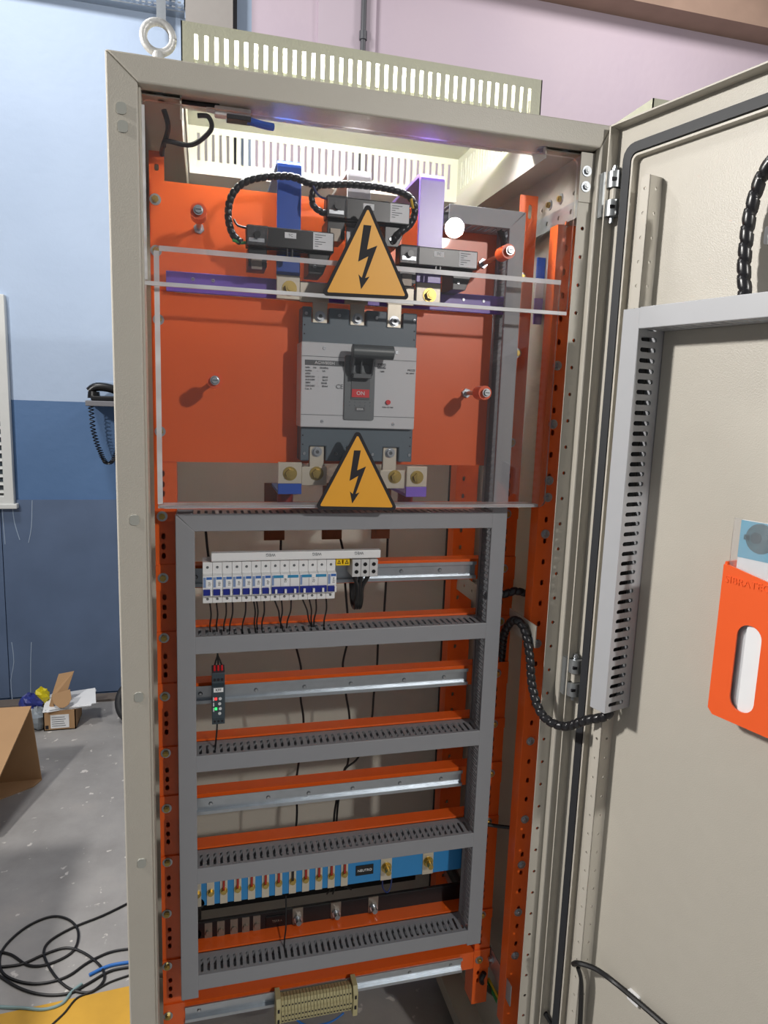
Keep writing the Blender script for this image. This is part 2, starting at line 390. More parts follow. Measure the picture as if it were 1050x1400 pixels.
# hood
hd = G(); hz0, hz1 = 2.1, 2.186
NS = 38; pitch = (.681-.1235)/(NS-1)
slots = [rect(.1235+i*pitch-.0030, .1235+i*pitch+.0030, 2.108, 2.170) for i in range(NS)]
hood = G().box(HX0+.0021, HX1-.0021, HY0+.0021, HY1-.0021, hz1-.0025, hz1-.0005).build('ventilation_hood', HOODM, cab)
G().prism(rect(HX0, HX1, hz0, hz1), HY0, HY0+.002, 'y', slots).build('hood_front', HOODM, hood)
G().prism(rect(HX0, HX1, hz0-.004, hz1), HY1-.002, HY1, 'y', [[(x, (z if z > 2.15 else z+.008)) for x, z in s_] for s_ in slots]).build('hood_back', HOODM, hood)
sls = [rect(.1+i*.0148, .106+i*.0148, 2.112, 2.17) for i in range(25)]
G().prism(rect(HY0, HY1, hz0, hz1), HX0, HX0+.002, 'x', sls).build('hood_side', HOODM, hood)
G().prism(rect(HY0, HY1, hz0, hz1), HX1-.002, HX1, 'x', sls).build('hood_side', HOODM, hood)
# inner uprights and top side rails of the enclosure
hl = [circ(.7715, .32+i*.0475, .0034, 8) for i in range(35)]
gs = G()
for i in range(35): gs.prism(rect(.7600, .797, .29625+i*.0475, .34375+i*.0475), .018, .020, 'y', [hl[i]])
gs.box(.7600, .797, .018, .020, .14, .29625).box(.7600, .797, .018, .020, 1.95875, 1.979).build('perforated_post', BEIGE2, cab)
G().box(.0435, .0455, .041, .06, .12, 2.05).build('post_flange', BEIGE2, cab)
cp_ = G().prism(rect(.7585, .797, 1.978, 2.058), .0160, .0175, 'y').build('corner_plate', BEIGE2, cab)
for z in (2.003, 2.028): inst('bolt', BOLTS, (.7705, .0160, z), cp_)
sr = G().prism(rect(.024, .57, 1.985, 2.06), .765, .767, 'x', [circ(.045, 2.0, .0035, 8), circ(.165, 2.0, .0035, 8), circ(.25, 2.0, .0035, 8)]).build('side_rail', BEIGE2, cab)
for y in (.0914, .1336): inst('bolt', BOLT, (.765, y, 2.002), sr, (0, 0, -PI/2))
G().box(.700, .767, .03, .57, 2.058, 2.060).build('rail_flange', BEIGE2, cab)
G().box(.698, .70, .03, .57, 2.045, 2.088).build('rail_flange', BEIGE2, cab)
G().prism(rect(.026, .5, 1.955, 1.985), .7645, .766, 'x', [circ(.05+i*.045, 1.97, .004, 8) for i in range(9)]).build('strut', ZINC, cab)
G().box(.10, .102, .03, .57, 2.03, 2.088).box(.044, .102, .03, .57, 2.058, 2.06).build('rail_flange', BEIGE2, cab)
# under-header strip with bolt heads
uh = G().box(.05, .757, .027, .083, 2.066, 2.0685).build('header_channel', BEIGE2, cab)
for x in (.072, .70, .742):
    g = G().cyl((x, .045, 2.066), (x, .045, 2.0645), .010, n=18); g.cur = 1; g.cyl((x, .045, 2.0645), (x, .045, 2.058), .0062, n=6); g.build('bolt', [ZINC, STEEL], uh)
# side braces
br = G().prism(rect(.03, .52, 1.168, 1.212), .7435, .7455, 'x', [circ(.06+i*.05, 1.19, .004, 8) for i in range(9)]).build('side_brace', BEIGE2, cab)
inst('bolt', BOLTS, (.7435, .045, 1.18), br, (0, 0, -PI/2))
bb = G().prism(rect(.04, .55, .372, .42), .750, .752, 'x', [circ(.09+i*.05, .396, .004, 8) for i in range(9)]).build('side_brace', ZINC, cab)
inst('bolt', BOLTS, (.750, .14, .398), bb, (0, 0, -PI/2))
# back door details
G().box(.752, .762, .572, .58, .2, 2.0).build('back_gasket', BLACKR, cab)
G().box(.768, .776, .56, .58, .2, 2.0).build('back_trim', ZINC, cab)
G().box(.06, .70, .55, .578, .30, .40).build('back_sill', BLACK, cab)
# hinges
HINGEM = mat('zinc_casting', 'a4a8aa', .38, .75, var=.15, vscale=80)
def hinge(zc):
    x, y = .806, -.016
    g = G()
    for z0, z1 in ((.010, .036), (-.036, -.010)):
        g.cyl((x, y, zc+z0), (x, y, zc+z1), .0125, n=18); g.box(x-.0125, x+.002, y, .002, zc+z0, zc+z1)
    g.box(x-.018, x-.0125, y+.004, .001, zc-.036, zc+.036)
    o = g.build('hinge', HINGEM, cab, sm=True)
    G().cyl((x, y, zc-.046), (x, y, zc+.046), .0036, n=10).cyl((x, y, zc+.0375), (x, y, zc+.042), .0055, n=10).build('hinge_pin', STEEL, o)
    G().box(x-.006, x+.010, y-.008, y+.008, zc-.0095, zc+.0095).build('hinge_knuckle', BEIGE2, o, bevel=.002)
    for dz in (.022, -.022): G().box(x-.011, x-.003, y-.0128, y-.009, zc+dz-.0025, zc+dz+.0025).build('hinge_slot', INKB, o)
hinge(1.985); hinge(1.125)
# door ------------------------------------------------------------
DZ0, DZ1, DW = .03, 2.094, .80
door = G().box(0, DW, 0, .003, DZ0, DZ1).build('door', BEIGE, cab, M=DM)
g = G().box(0, .0025, -.022, 0, DZ0, DZ1).box(0, DW, -.022, 0, DZ1-.0025, DZ1).box(0, DW, -.022, 0, DZ0, DZ0+.0025).box(DW-.0025, DW, -.022, 0, DZ0, DZ1)
g.build('door_lip', BEIGE, door, M=DM)
g = G().prism(rrect(.024, DW-.024, DZ0+.02, 2.058, .022), -.011, 0, 'y', [rrect(.040, DW-.040, DZ0+.036, 2.042, .012)])
g.build('gasket', BLACKR, door, M=DM)
g = G().prism(rrect(.044, DW-.044, DZ0+.04, 2.038, .01), -.013, 0, 'y', [rrect(.0475, DW-.0475, DZ0+.0435, 2.0345, .008)])
g.build('gasket_channel', BEIGE2, door, M=DM)
hol = [circ(.0905, .15+i*.0372, .0026, 8) for i in range(50)]
gs = G()
for i in range(50): gs.prism(rect(.082, .099, .1314+i*.0372, .1686+i*.0372), -.030, -.0285, 'y', [hol[i]])
st_ = gs.build('stiffener', BEIGE2, door, M=DM)
hol = [circ(-.014, .15+i*.0372, .0026, 8) for i in range(50)]
gs = G()
for i in range(50): gs.prism(rect(-.030, 0, .1314+i*.0372, .1686+i*.0372), .0975, .099, 'x', [hol[i]])
gs.build('stiffener_web', BEIGE2, st_, M=DM)

# neighbouring enclosure (its hood shows above the door)
nb = thing('electrical_cabinet', 'second beige enclosure behind the door, only its slotted hood corner showing', 'cabinet', (1.225, .3, 0))
G().box(.825, 1.625, .0, .6, 0, 2.06).build('body', BEIGE, nb, bevel=.004)
nh = G().box(.9271, 1.525, .0741, .485, 2.184, 2.1865).build('ventilation_hood', HOODM, nb)
G().box(.925, 1.525, .076, .48, 2.06, 2.075).build('hood_base', HOODM, nh)
G().prism(rect(.925, 1.525, 2.06, 2.187), .072, .074, 'y', [[(x+.825, z+.004) for x, z in s_] for s_ in slots[:37]]).build('hood_front', HOODM, nh)
G().prism(rect(.072, .485, 2.06, 2.187), .925, .927, 'x', [[(x, z+.004) for x, z in s_] for s_ in sls]).build('hood_side', HOODM, nh)

# lifting eye bolt
eb = thing('lifting_eye', 'silver lifting eye bolt screwed into the cabinet top left corner', 'eye bolt', (.069, .05, 2.1))
g = G(); ring = [(.069+.021*math.cos(t), .05, 2.147+.021*math.sin(t)) for t in [2*PI*i/28 for i in range(29)]]
g.tube(ring, .0058, n=10, k=1); EYE = mat('cast_zinc', 'd2d2d0', .45, .4, var=.15, vscale=120, bump=.6, bscale=250)
g.build('ring', EYE, eb, sm=True)
G().cyl((.069, .05, 2.1), (.069, .05, 2.112), .014, n=18).cyl((.069, .05, 2.112), (.069, .05, 2.126), .010, .008, n=14).build('shank', EYE, eb, sm=True)

# lamp inside the hood
lp = thing('tube_lamp', 'glowing white tube lamp behind the front slots of the hood', 'lamp', (.36, .115, 2.1))
G().cyl((.135, .115, 2.128), (.655, .115, 2.128), .012, n=14).build('tube', TUBEM, lp, sm=True)
G().box(.12, .135, .10, .13, 2.112, 2.144).box(.655, .67, .10, .13, 2.112, 2.144).build('end_cap', WHITE, lp)
G().box(.12, .67, .085, .10, 2.112, 2.14).build('batten', WHITE, lp)
G().box(.11, .69, .124, .20, 2.108, 2.1105).build('added_shade_plate', BEIGE2, lp)  # added plate, keeps the tube's light off the back panel
# door switch under the header
ds = thing('door_switch', 'small white and black limit switch under the cabinet header', 'switch', (.18, .055, 2.07))
G().box(.150, .205, .045, .062, 2.050, 2.064).build('body', WHITE, ds, bevel=.002)
G().box(.168, .205, .043, .064, 2.046, 2.053).build('cover', BLACK, ds, bevel=.001)
G().tube([(.20, .053, 2.05), (.225, .055, 2.047), (.24, .06, 2.048)], .006, n=8).build('blue_plug', BLUESL, ds, sm=True)
G().cyl((.150, .053, 2.058), (.138, .053, 2.06), .005, n=12).build('plunger', WHITE, ds, sm=True)
G().tube([PY(225, 136, .05), PY(250, 140, .05), PY(275, 143, .05), PY(300, 145, .05)], .004).build('lead', CABLE, ds, sm=True)
tag(G().tube([PY(224, 150, .05), PY(230, 175, .07), PY(222, 203, .13), PY(222, 215, .16)], .004).build('black_wire', CABLE, sm=True), 'short black wire hanging down from the header into the orange plate corner', 'wire')
tag(G().tube([PY(270, 158, .06), PY(285, 160, .06), PY(288, 178, .07), PY(262, 198, .09), PY(228, 193, .09), PY(224, 200, .10)], .0038).build('black_wire', CABLE, sm=True), 'black wire looping below the limit switch at the top left', 'wire')

# ================================================================== ORANGE MOUNTING FRAME
mf = thing('mounting_frame', 'orange painted steel mounting frame with uprights, plates and cross rails', 'frame', (.4, .15, .2))
Z0 = 1.298; ZP = .1128
def zk(k): return Z0-ZP*k
YF = .150
ovals = lambda x, zs: [rrect(x-.0035, x+.0035, z-.0055, z+.0055, .0034, 3) for z in zs]
zsl = [zk(k)+dz for k in range(-5, 9) for dz in (-.056, -.037, .04)]
zsl = [z for z in zsl if .30 < z < 1.49]
lu = G().prism([(.046, .30), (.084, .30), (.084, 1.975), (.070, 1.975), (.070, 2.02), (.046, 2.02)], YF, YF+.003, 'y', ovals(.060, zsl)+ovals(.058, [1.995])).build('upright', ORANGE, mf)
G().box(.046, .049, YF+.003, YF+.04, .30, 2.0).box(.081, .084, YF+.003, YF+.04, .30, 1.97).box(.046, .084, YF+.04, YF+.043, .30, 1.97).build('upright_flange', ORANGE, lu)  # rear strip added so the slots look dark inside
ru = G().prism(rect(.712, .748, .28, 2.02), YF, YF+.003, 'y', ovals(.724, zsl)+[rrect(.729, .737, 1.978, 2.004, .0038, 3)]).build('upright', ORANGE, mf)
G().box(.712, .715, YF+.003, YF+.04, .28, 1.9).box(.745, .748, YF+.003, YF+.04, .28, 1.9).box(.712, .748, YF+.04, YF+.043, .28, 1.9).build('upright_flange', ORANGE, ru)  # closed at the back too, an addition that darkens the slots
# front right corner channel and rear channel
fz = [.5+i*.0415 for i in range(36)]
fr_ = G().prism(rect(.748, .796, .30, 1.95), .062, .065, 'y', ovals(.766, fz)).build('corner_channel', ORANGE, mf)
G().box(.748, .751, .065, .090, .30, 1.95).box(.748, .796, .090, .092, .30, 1.95).build('channel_web', ORANGE, fr_)
for px, py in ((763, 500), (757, 580), (750, 657), (747, 680), (745, 730), (733, 880), (725, 1013), (717, 1120), (712, 1182), (708, 1247), (704, 1306)):
    p = PY(px, py, .062); inst('bolt', BOLTS, (.7655, .062, p.z), fr_)
rz = [.2+i*.043 for i in range(40)]
rr_ = G().prism(rect(.728, .785, .12, 1.95), .46, .463, 'y', ovals(.748, rz)).build('rear_channel', ORANGE, mf)
G().box(.728, .731, .463, .50, .12, 1.95).build('channel_web', ORANGE, rr_)
# plates
up_ = G().prism(rect(.048, .735, 1.800, 1.974), YF-.003, YF, 'y').build('upper_plate', ORANGE, mf)
lp_ = G().prism(rect(.048, .735, 1.508, 1.797), YF-.003, YF, 'y').build('lower_plate', ORANGE, mf)
G().box(.084, .712, YF, YF+.012, 1.775, 1.787).build('plate_fold', ORANGE, lp_)
for z in (1.9434, 1.862): inst('bolt', BOLT, (.0555, YF-.003, z), up_)
for z in (1.7501, 1.5606): inst('bolt', BOLT, (.0575, YF-.003, z), lp_)
for z in (1.7281, 1.5544): inst('bolt', BOLT, (.722, YF-.003, z), lp_)
inst('bolt', BOLT, (.722, YF-.003, 1.87), up_)
# cross rails with end tabs
for k in (-1, 0, 1, 2, 3, 4, 5, 7, 8):
    z = zk(k); h = .021
    big = k in (0, 2, 4, 8)
    x0, x1 = .086, .711
    g = G().box(x0, x1, YF-.002, YF, z-h, z+h).box(x0, x1, YF, YF+.03, z+h-.002, z+h).box(x0, x1, YF, YF+.03, z-h, z-h+.002)
    c = g.build('cross_rail', ORANGE, mf)
    th_ = .024 if big else .011
    tb = G().box(.046, x0+.001, YF-.0035, YF-.0005, z-th_, z+th_).build('rail_tab', ORANGE, c)
    inst('bolt', BOLT, (.0585 if k < 6 else .055, YF-.0035, z), tb)
    tb = G().box(x1-.001, .748, YF-.0035, YF-.0005, z-th_, z+th_).build('rail_tab', ORANGE, c)
    inst('bolt', BOLT, (.7225, YF-.0035, z), tb)
inst('bolt', BOLT, (.0555, YF, zk(6)), lu)

# ================================================================== CABLE DUCTS
def duct(name, label, p0, length, axis, width, depth, slots_, M=None, material=DUCT, pitch=.0125, mitre=(0, 0), y0=None, group=None):
    """axis 'x' or 'z'; p0 = lower corner on the lid plane; depth goes to +y"""
    x, y, z = p0
    t = thing(name, label, 'cable duct', (M @ Vector(p0)) if M is not None else p0, group)
    n = int(length/pitch); s0 = (length-n*pitch)/2
    # side walls: slots are open comb fingers with closed root and rim
    def wall_loop():
        hs = []
        for i in range(n):
            u = s0+(i+.5)*pitch; hs.append(rrect(u-pitch*.21, u+pitch*.21, depth*.10, depth*.72, pitch*.2, 2))
        return hs
    ga, gb = G(), G()
    hs = wall_loop()
    L = length; o = rect(0, L, 0, depth)
    for gg, off in ((ga, 0), (gb, width-.0015)):
        if axis == 'x':
            gg.prism([(u+x, v+y) for u, v in o], z+off, z+off+.0015, 'z', [[(u+x, v+y) for u, v in q] for q in hs])
        else:
            gg.prism([(v+y, u+z) for u, v in o], x+off, x+off+.0015, 'x', [[(v+y, u+z) for u, v in q] for q in hs])
    ga.build('slotted_wall', material, t, M=M); gb.build('slotted_wall', material, t, M=M)
    bk = G()
    if axis == 'x': bk.box(x, x+L, y+depth-.002, y+depth, z, z+width)
    else: bk.box(x, x+width, y+depth-.002, y+depth, z, z+L)
    bk.build('back', material, t, M=M)
    e = .001; a0, a1 = mitre; ld = G()
    if axis == 'x': ld.prism([(x+a0*(a0 > 0), z-e), (x+L-a1*(a1 > 0), z-e), (x+L-a1*(a1 < 0), z+width+e), (x+a0*(a0 < 0), z+width+e)], y-.003, y, 'y')
    else: ld.prism([(x-e, z+a0*(a0 > 0)), (x+width+e, z-a0*(a0 < 0)), (x+width+e, z+L+a1*(a1 < 0)), (x-e, z+L-a1*(a1 > 0))], y-.003, y, 'y')
    ld.build('lid', material, t, M=M, bevel=.0012)
    return t
YD = .092; DD = YF-.002-YD
dk = dict(depth=DD)
duct('cable_duct', 'grey slotted vertical wiring duct along the left orange upright', (.0840, YD, .478), .945, 'z', .030, slots_=1, mitre=(0, -.03), **dk)
duct('cable_duct', 'tall grey slotted vertical wiring duct along the right orange upright', (.667, YD, .490), 1.482, 'z', .029, slots_=1, mitre=(0, .029), **dk)
duct('cable_duct', 'grey horizontal wiring duct directly under the lower clear cover', (.114, YD, 1.394), .553, 'x', .029, slots_=1, mitre=(-.0305, 0), **dk)
dl = {1: 'grey horizontal wiring duct below the white breaker row', 3: 'grey horizontal wiring duct below the dark relay', 5: 'grey horizontal wiring duct just above the blue busbar', 7: 'lowest grey horizontal wiring duct below the black busbar'}
for k in (1, 3, 5, 7): duct('cable_duct', dl[k], (.114, YD, zk(k)-.015+.002), .553, 'x', .030, slots_=1, **dk)
duct('cable_duct', 'short grey wiring duct at the top right behind the purple bar', (.550, YD, 1.942), .117, 'x', .029, slots_=1, mitre=(0, -.029), **dk)
# stub of the mitred corner of the upper duct
g = G(); g.tube([(.655, .12, 1.955), (.665, .115, 1.93), (.675, .12, 1.90)], .006); tag(g.build('black_cable', CABLE, sm=True), 'black cable end inside the corner of the upper right ducts', 'cable')

# ================================================================== DIN RAILS
def din(k, x0, x1, label, rivx):
    z = zk(k); y = YF-.002
    t = thing('din_rail', label, 'din rail', (x0, y, z), 'din rails')
    prof = [(y, z-.0125), (y-.0075, z-.0125), (y-.0075, z-.0175), (y-.0088, z-.0175), (y-.0088, z-.011), (y-.0013, z-.011), (y-.0013, z+.011), (y-.0088, z+.011), (y-.0088, z+.0175), (y-.0075, z+.0175), (y-.0075, z+.0125), (y, z+.0125)]
    G().prism(prof, x0, x1, 'x').build('rail', ZINC, t)
    for x in rivx: inst('rivet', RIVET, (x, y-.0013, z), t)
din(0, .112, .660, 'galvanised din rail carrying the white breaker row', (.115, .505, .585))
din(2, .112, .655, 'galvanised din rail carrying the dark relay', (.122, .225, .318, .41, .52, .605))
din(4, .112, .655, 'empty galvanised din rail between two lower ducts', (.14, .25, .33, .42, .52, .61))
din(8, .088, .68, 'lowest galvanised din rail carrying the beige terminal strip', (.115, .56, .655))

# ================================================================== ACRYLIC COVERS
def acrylic(name, label, poly, y, th, inner=None):
    g = G(); g.prism(poly, y, y+th, 'y', side=1)
    o = g.build(name, [ACR, ACRE]); return tag(o, label, 'cover')
ua = acrylic('acrylic_cover', 'large clear acrylic cover over the upper busbars', rrect(.044, .758, 1.788, 2.050, .012), .024, .005)
la = thing('acrylic_cover', 'clear acrylic cover in front of the big breaker with folded lower lip', 'cover', (.4, .05, 1.43))
g = G(); g.prism(rrect(.058, .752, 1.440, 1.851, .012), .045, .050, 'y', side=1); g.build('sheet', [ACR, ACRE], la)
G().box(.058, .74, .050, .086, 1.440, 1.4445).build('lower_lip', ACRE, la)
def band(sheet, x0, x1, z0, z1, y, wd, sides):
    g = G()
    if 'l' in sides: g.box(x0, x0+wd, y-.0006, y, z0+.008, z1-.008)
    if 't' in sides: g.box(x0+.008, x1, y-.0006, y, z1-wd, z1)
    if 'b' in sides: g.box(x0+.002, x1-.002, y-.0006, y, z0, z0+wd)
    g.build('hazy_edge_band', ACRE, sheet)  # flat hazy strips along the sheet's rim
band(ua, .044, .758, 1.788, 2.050, .024, .006, 'lb')
band(la, .058, .752, 1.440, 1.851, .045, .008, 'lt')
# stand-offs
def standoff(label, x, z, yf):
    t = thing('standoff', label, 'standoff', (x, YF-.003, z), 'orange cover stand-offs')
    G().cyl((x, yf+.006, z), (x, yf+.036, z), .0125, n=22).build('sleeve', ORANGE_P, t, sm=True)
    G().cyl((x, yf+.036, z), (x, YF-.003, z), .0042, n=12).build('rod', STEEL, t, sm=True)
    g = G(); g.cyl((x, yf+.0005, z), (x, yf-.001, z), .0075, n=18); g.cyl((x, yf-.001, z), (x, yf-.005, z), .0062, .005, n=16); g.cur = 1
    g.box(x-.004, x+.004, yf-.0056, yf-.0045, z-.0008, z+.0008).build('bolt_head', [STEEL, DGREY], t)
    g = G(); g.cyl((x, YF-.003, z), (x, YF-.008, z), .009, n=6); g.build('nut', ZINC, t)
standoff('orange stand-off at the upper left of the orange plate', .1252, 1.9035, .024)
standoff('orange stand-off at the top right near the grey duct corner', .641, 1.8885, .024)
standoff('orange stand-off on the plate left of the big breaker', PY(294, 520, .045).x, PY(294, 520, .045).z, .045)
standoff('orange stand-off right of the big breaker beside the duct', PY(665, 537, .045).x, PY(665, 537, .045).z, .045)
# warning signs
def sign(label, y, A, Bp, Cp):
    t = thing('warning_sign', label, 'sign', (A[0], y, Bp[1]))
    def rt(P, off, r, n=5):
        cx = sum(p[0] for p in P)/3; cz = sum(p[1] for p in P)/3
        out = []
        for i in range(3):
            p = Vector(P[i]); a_ = Vector(P[i-1]); b2 = Vector(P[(i+1) % 3])
            u = (a_-p).normalized(); v = (b2-p).normalized(); ang = u.angle(v)
            bis = (u+v).normalized(); c_ = p+bis*((off+r)/math.sin(ang/2))
            for j in range(n+1):
                nu = Vector((-u.y, u.x)); nv = Vector((-v.y, v.x))
                if nu.dot(bis) > 0: nu = -nu
                if nv.dot(bis) > 0: nv = -nv
                d = nu.lerp(nv, j/n).normalized(); q = c_+d*r; out.append((q.x, q.y))
        return out
    P = [A, Bp, Cp]
    G().prism(rt(P, 0, .006), y-.0008, y, 'y').build('border', INKB, t)
    G().prism(rt(P, .0055, .002), y-.0012, y-.0008, 'y').build('yellow_field', YELLOW, t)
    hgt = A[1]-Bp[1]; bx = (Bp[0]+Cp[0])/2; bz = (Bp[1]+Cp[1])/2
    lean = A[0]-bx
    S = [(-.044, .738), (.040, .738), (-.004, .492), (.108, .542), (-.020, .20), (.028, .218), (-.062, .082), (-.092, .232), (-.056, .20), (.012, .425), (-.098, .362)]
    g = G().prism([(bx+lean*v+u*hgt, bz+v*hgt) for u, v in S], y-.0015, y-.0012, 'y'); g.build('lightning_bolt', INKB, t)
p = lambda a, b, y: (lambda q: (q.x, q.z))(PY(a, b, y))
sign('yellow electric hazard triangle on the upper clear cover', .0235, p(503, 274, .0235), p(439, 404, .0235), p(561, 410, .0235))
sign('yellow electric hazard triangle on the lower clear cover below the big breaker', .0445, p(489, 585, .0445), p(430, 696, .0445), p(544, 698, .0445))

# ================================================================== MAIN BREAKER
mb = thing('circuit_breaker', 'large grey moulded case circuit breaker with dark handle', 'circuit breaker', (.4, .15, 1.52))
def notch_poly(x0, x1, z0, z1, top, cs, wn=.030, dn=.026):
    o = []
    if top:
        o = [(x0, z0), (x1, z0), (x1, z1)]
        for c in reversed(cs): o += [(c+wn/2, z1), (c+wn/2, z1-dn), (c-wn/2, z1-dn), (c-wn/2, z1)]
        o += [(x0, z1)]
    else:
        o = [(x0, z1), (x0, z0)]
        for c in cs: o += [(c-wn/2, z0), (c-wn/2, z0+dn), (c+wn/2, z0+dn), (c+wn/2, z0)]
        o += [(x1, z0), (x1, z1)]
    return o
XC = (.328, .3945, .462)
XB = (.327, .3945, .4625)
G().prism(notch_poly(.2965, .503, 1.70, 1.783, True, XC), .100, YF-.003, 'y').build('body_top', SLATE, mb, bevel=.002)
G().prism(notch_poly(.2965, .503, 1.517, 1.60, False, XB), .100, YF-.003, 'y').build('body_bottom', SLATE, mb, bevel=.002)
cv = G().box(.294, .5015, .088, YF-.003, 1.577, 1.723).build('cover', MGREY, mb, bevel=.002)
G().box(.2948, .5008, .0872, .0885, 1.6985, 1.6992).box(.2948, .5008, .0872, .0885, 1.5985, 1.5992).build('cover_groove', INK, cv)
tp = G().prism(rrect(.3705, .4245, 1.592, 1.7035, .003), .084, .09, 'y').build('toggle_panel', TOGP, mb, bevel=.0012)
G().box(.3822, .4155, .0825, .0845, 1.6275, 1.675).build('slide', DGREY, tp)
on = G().box(.3832, .4145, .0815, .083, 1.6315, 1.6455).build('on_flag', RED, tp)
text('ON', .0095, (.3988, .0812, 1.6385), WHITEP, tp)
G().box(.39, .4075, .0835, .0845, 1.607, 1.6145).build('rating_plate', DGREY, tp); text('800A', .0055, (.3988, .0832, 1.6108), WHITEP, tp)
for i in range(5):
    for j in range(2): G().cyl((.380+i*.0092, .0845, 1.617+j*.006), (.380+i*.0092, .0836, 1.617+j*.006), .0007, n=6).build('vent_dot', INKB, tp)
# handle
hn = G().cyl((.3765, .055, 1.7085), (.4485, .055, 1.7085), .0118, n=26).build('handle', DGREY, mb, sm=True, bevel=.001)
g = G().prism([(.055, 1.706), (.090, 1.690), (.090, 1.664), (.070, 1.672), (.052, 1.700)], .3785, .382, 'x'); g.prism([(.055, 1.706), (.090, 1.690), (.090, 1.664), (.070, 1.672), (.052, 1.700)], .414, .4175, 'x')
g.prism([(.055, 1.704), (.0895, 1.690), (.0895, 1.686), (.055, 1.698)], .382, .414, 'x'); g.box(.382, .414, .066, .090, 1.664, 1.672); g.prism([(.066, 1.70), (.088, 1.69), (.088, 1.668), (.070, 1.672)], .395, .3975, 'x')
g.build('handle_arm', DGREY, hn, bevel=.0008)
G().cyl((.4507, .0885, 1.6247), (.4507, .084, 1.6247), .0042, n=18).build('trip_button', RED, mb, sm=True)
for x, z in ((.3335, 1.7134), (.4637, 1.7126), (.3322, 1.5876), (.4617, 1.5859)): inst('screw', SCREW, (x, .088, z), cv)
for x in (.303, .361, .428, .4975):
    inst('screw', SCREW, (x, .100, 1.771), mb); inst('screw', SCREW, (x, .100, 1.53), mb)
for z in (1.752, 1.737):
    for x in (.3005, .4985): G().cyl((x, .1002, z), (x, .0996, z), .0014, n=8).build('dot', INKB, mb)
for z in (1.546, 1.562):
    for x in (.3005, .4985): G().cyl((x, .1002, z), (x, .0996, z), .0014, n=8).build('dot', INKB, mb)
# printing
G().box(.3005, .3695, .0874, .0882, 1.6835, 1.6925).build('label_band', DGREY, cv); text('AGW800H', .0075, (.335, .0872, 1.688), WHITEP, cv)
rows = ['lu/In     Ue     50/60Hz', 'Icu/Ics        -      kA', '690V', '500/525V    -     20/10', '415/440V    -     36/27', '380V         -     50/38', '220/240V    -     85/64', 'Cat. A']
for i, r_ in enumerate(rows): text(r_, .0044, (.3015, .0872, 1.6795-i*.0052), INK, cv, align='LEFT')
text('CE', .011, (.362, .0872, 1.6485), INK, cv)
G().box(.4295, .4445, .0874, .0882, 1.683, 1.692).build('logo_block', INK, cv); text('WEG', .0068, (.437, .0872, 1.6875), WHITEP, cv)
text('- 1600', .004, (.437, .0872, 1.678), INK, cv); text('MCCB', .005, (.492, .0872, 1.6825), INK, cv); text('IEC 60947', .0034, (.490, .0872, 1.677), INK, cv); text('PUSH TO TRIP', .0032, (.4507, .0872, 1.6155), INK, cv)
for i, x in enumerate(XC):
    G().box(x-.013, x+.013, .106, .112, 1.745, 1.80).build('terminal', TIN, mb, bevel=.001)
    g = G().cyl((x, .106, 1.768), (x, .1045, 1.768), .0095, n=20).cyl((x, .1045, 1.768), (x, .099, 1.768), .0068, n=16); g.cur = 1; g.cyl((x, .0992, 1.768), (x, .0988, 1.768), .0035, n=6); g.build('terminal_screw', [STEEL, DGREY], mb, sm=True)
for i, x in enumerate(XB):
    G().box(x-.013, x+.013, .106, .112, 1.49, 1.545).build('terminal', TIN, mb, bevel=.001)
    g = G().cyl((x, .106, 1.533), (x, .1045, 1.533), .0092, n=20).cyl((x, .1045, 1.533), (x, .099, 1.533), .0066, n=16); g.cur = 1; g.cyl((x, .0992, 1.533), (x, .0988, 1.533), .0035, n=6); g.build('terminal_screw', [STEEL, DGREY], mb, sm=True)

# ================================================================== BUSBARS
def ubar(label, x0, x1, ztop, zb, sleeve, px0, px1, yb=.46, skew=0):
    t = thing('busbar', label, 'busbar', ((x0+x1)/2, .105, zb), 'upper phase busbars')
    r = .012
    prof = [(.100, zb+.02), (.100, ztop-r)]+[(.100+r-r*math.cos(a), ztop-r+r*math.sin(a)) for a in (PI/8, PI/4, 3*PI/8)]+[(.100+r, ztop), (yb, ztop), (yb, ztop-.006), (.106+r*.5, ztop-.006), (.106, ztop-.012), (.106, zb+.02)]
    G().prism(prof, x0, x1, 'x').build('sleeve', sleeve, t, bevel=.001)
    pl = G().box(x0, x1, .0975, .105, zb-.02, zb+.0195).build('tinned_end', TIN, t, bevel=.001)
    inst('bolt', BOLTL, ((x0+x1)/2+.002, .0975, zb-.002), t)
    if px1 > px0:
        lk = G().box(px0, px1, .1055, .1115, zb-.021, zb+.012).build('link_plate', TIN, t, bevel=.001)
    return t
ubar('blue sleeved copper busbar rising above the upper left of the big breaker', .2515, .2915, 2.016, 1.812, BLUESL, .2925, .343)
ubar('white sleeved copper busbar behind the upper warning triangle', .3700, .4110, 2.014, 1.812, WHITESL, 0, 0)
ubar('purple sleeved copper busbar rising at the right above the big breaker', .4985, .5440, 2.022, 1.818, PURPSL, .448, .4975)
# horizontal purple bar behind
t = thing('busbar', 'long flat purple sleeved bar running across behind the clear cover', 'busbar', (.38, .13, 1.80))
G().box(.0715, .69, .130, .136, 1.796, 1.829).build('sleeve', PURPSL, t, bevel=.001)
for x in (.115, .148, .60, .64): inst('screw', SCREW, (x, .130, 1.818), t)
# coloured bars seen between the right uprights
for nm, m_, z0, z1, lb in (('blue', BLUESL, 1.862, 1.91, 'blue'), ('white', WHITESL, 1.832, 1.861, 'white'), ('purple', PURPSL, 1.78, 1.831, 'purple')):
    tag(G().box(PY(733, 390, .2).x, .7975, .2, .206, z0+.012, z1+.012).build('insulated_bar', m_, bevel=.001), lb+' sleeved bar end deep between the two right orange uprights', 'busbar', 'bar ends at the right')
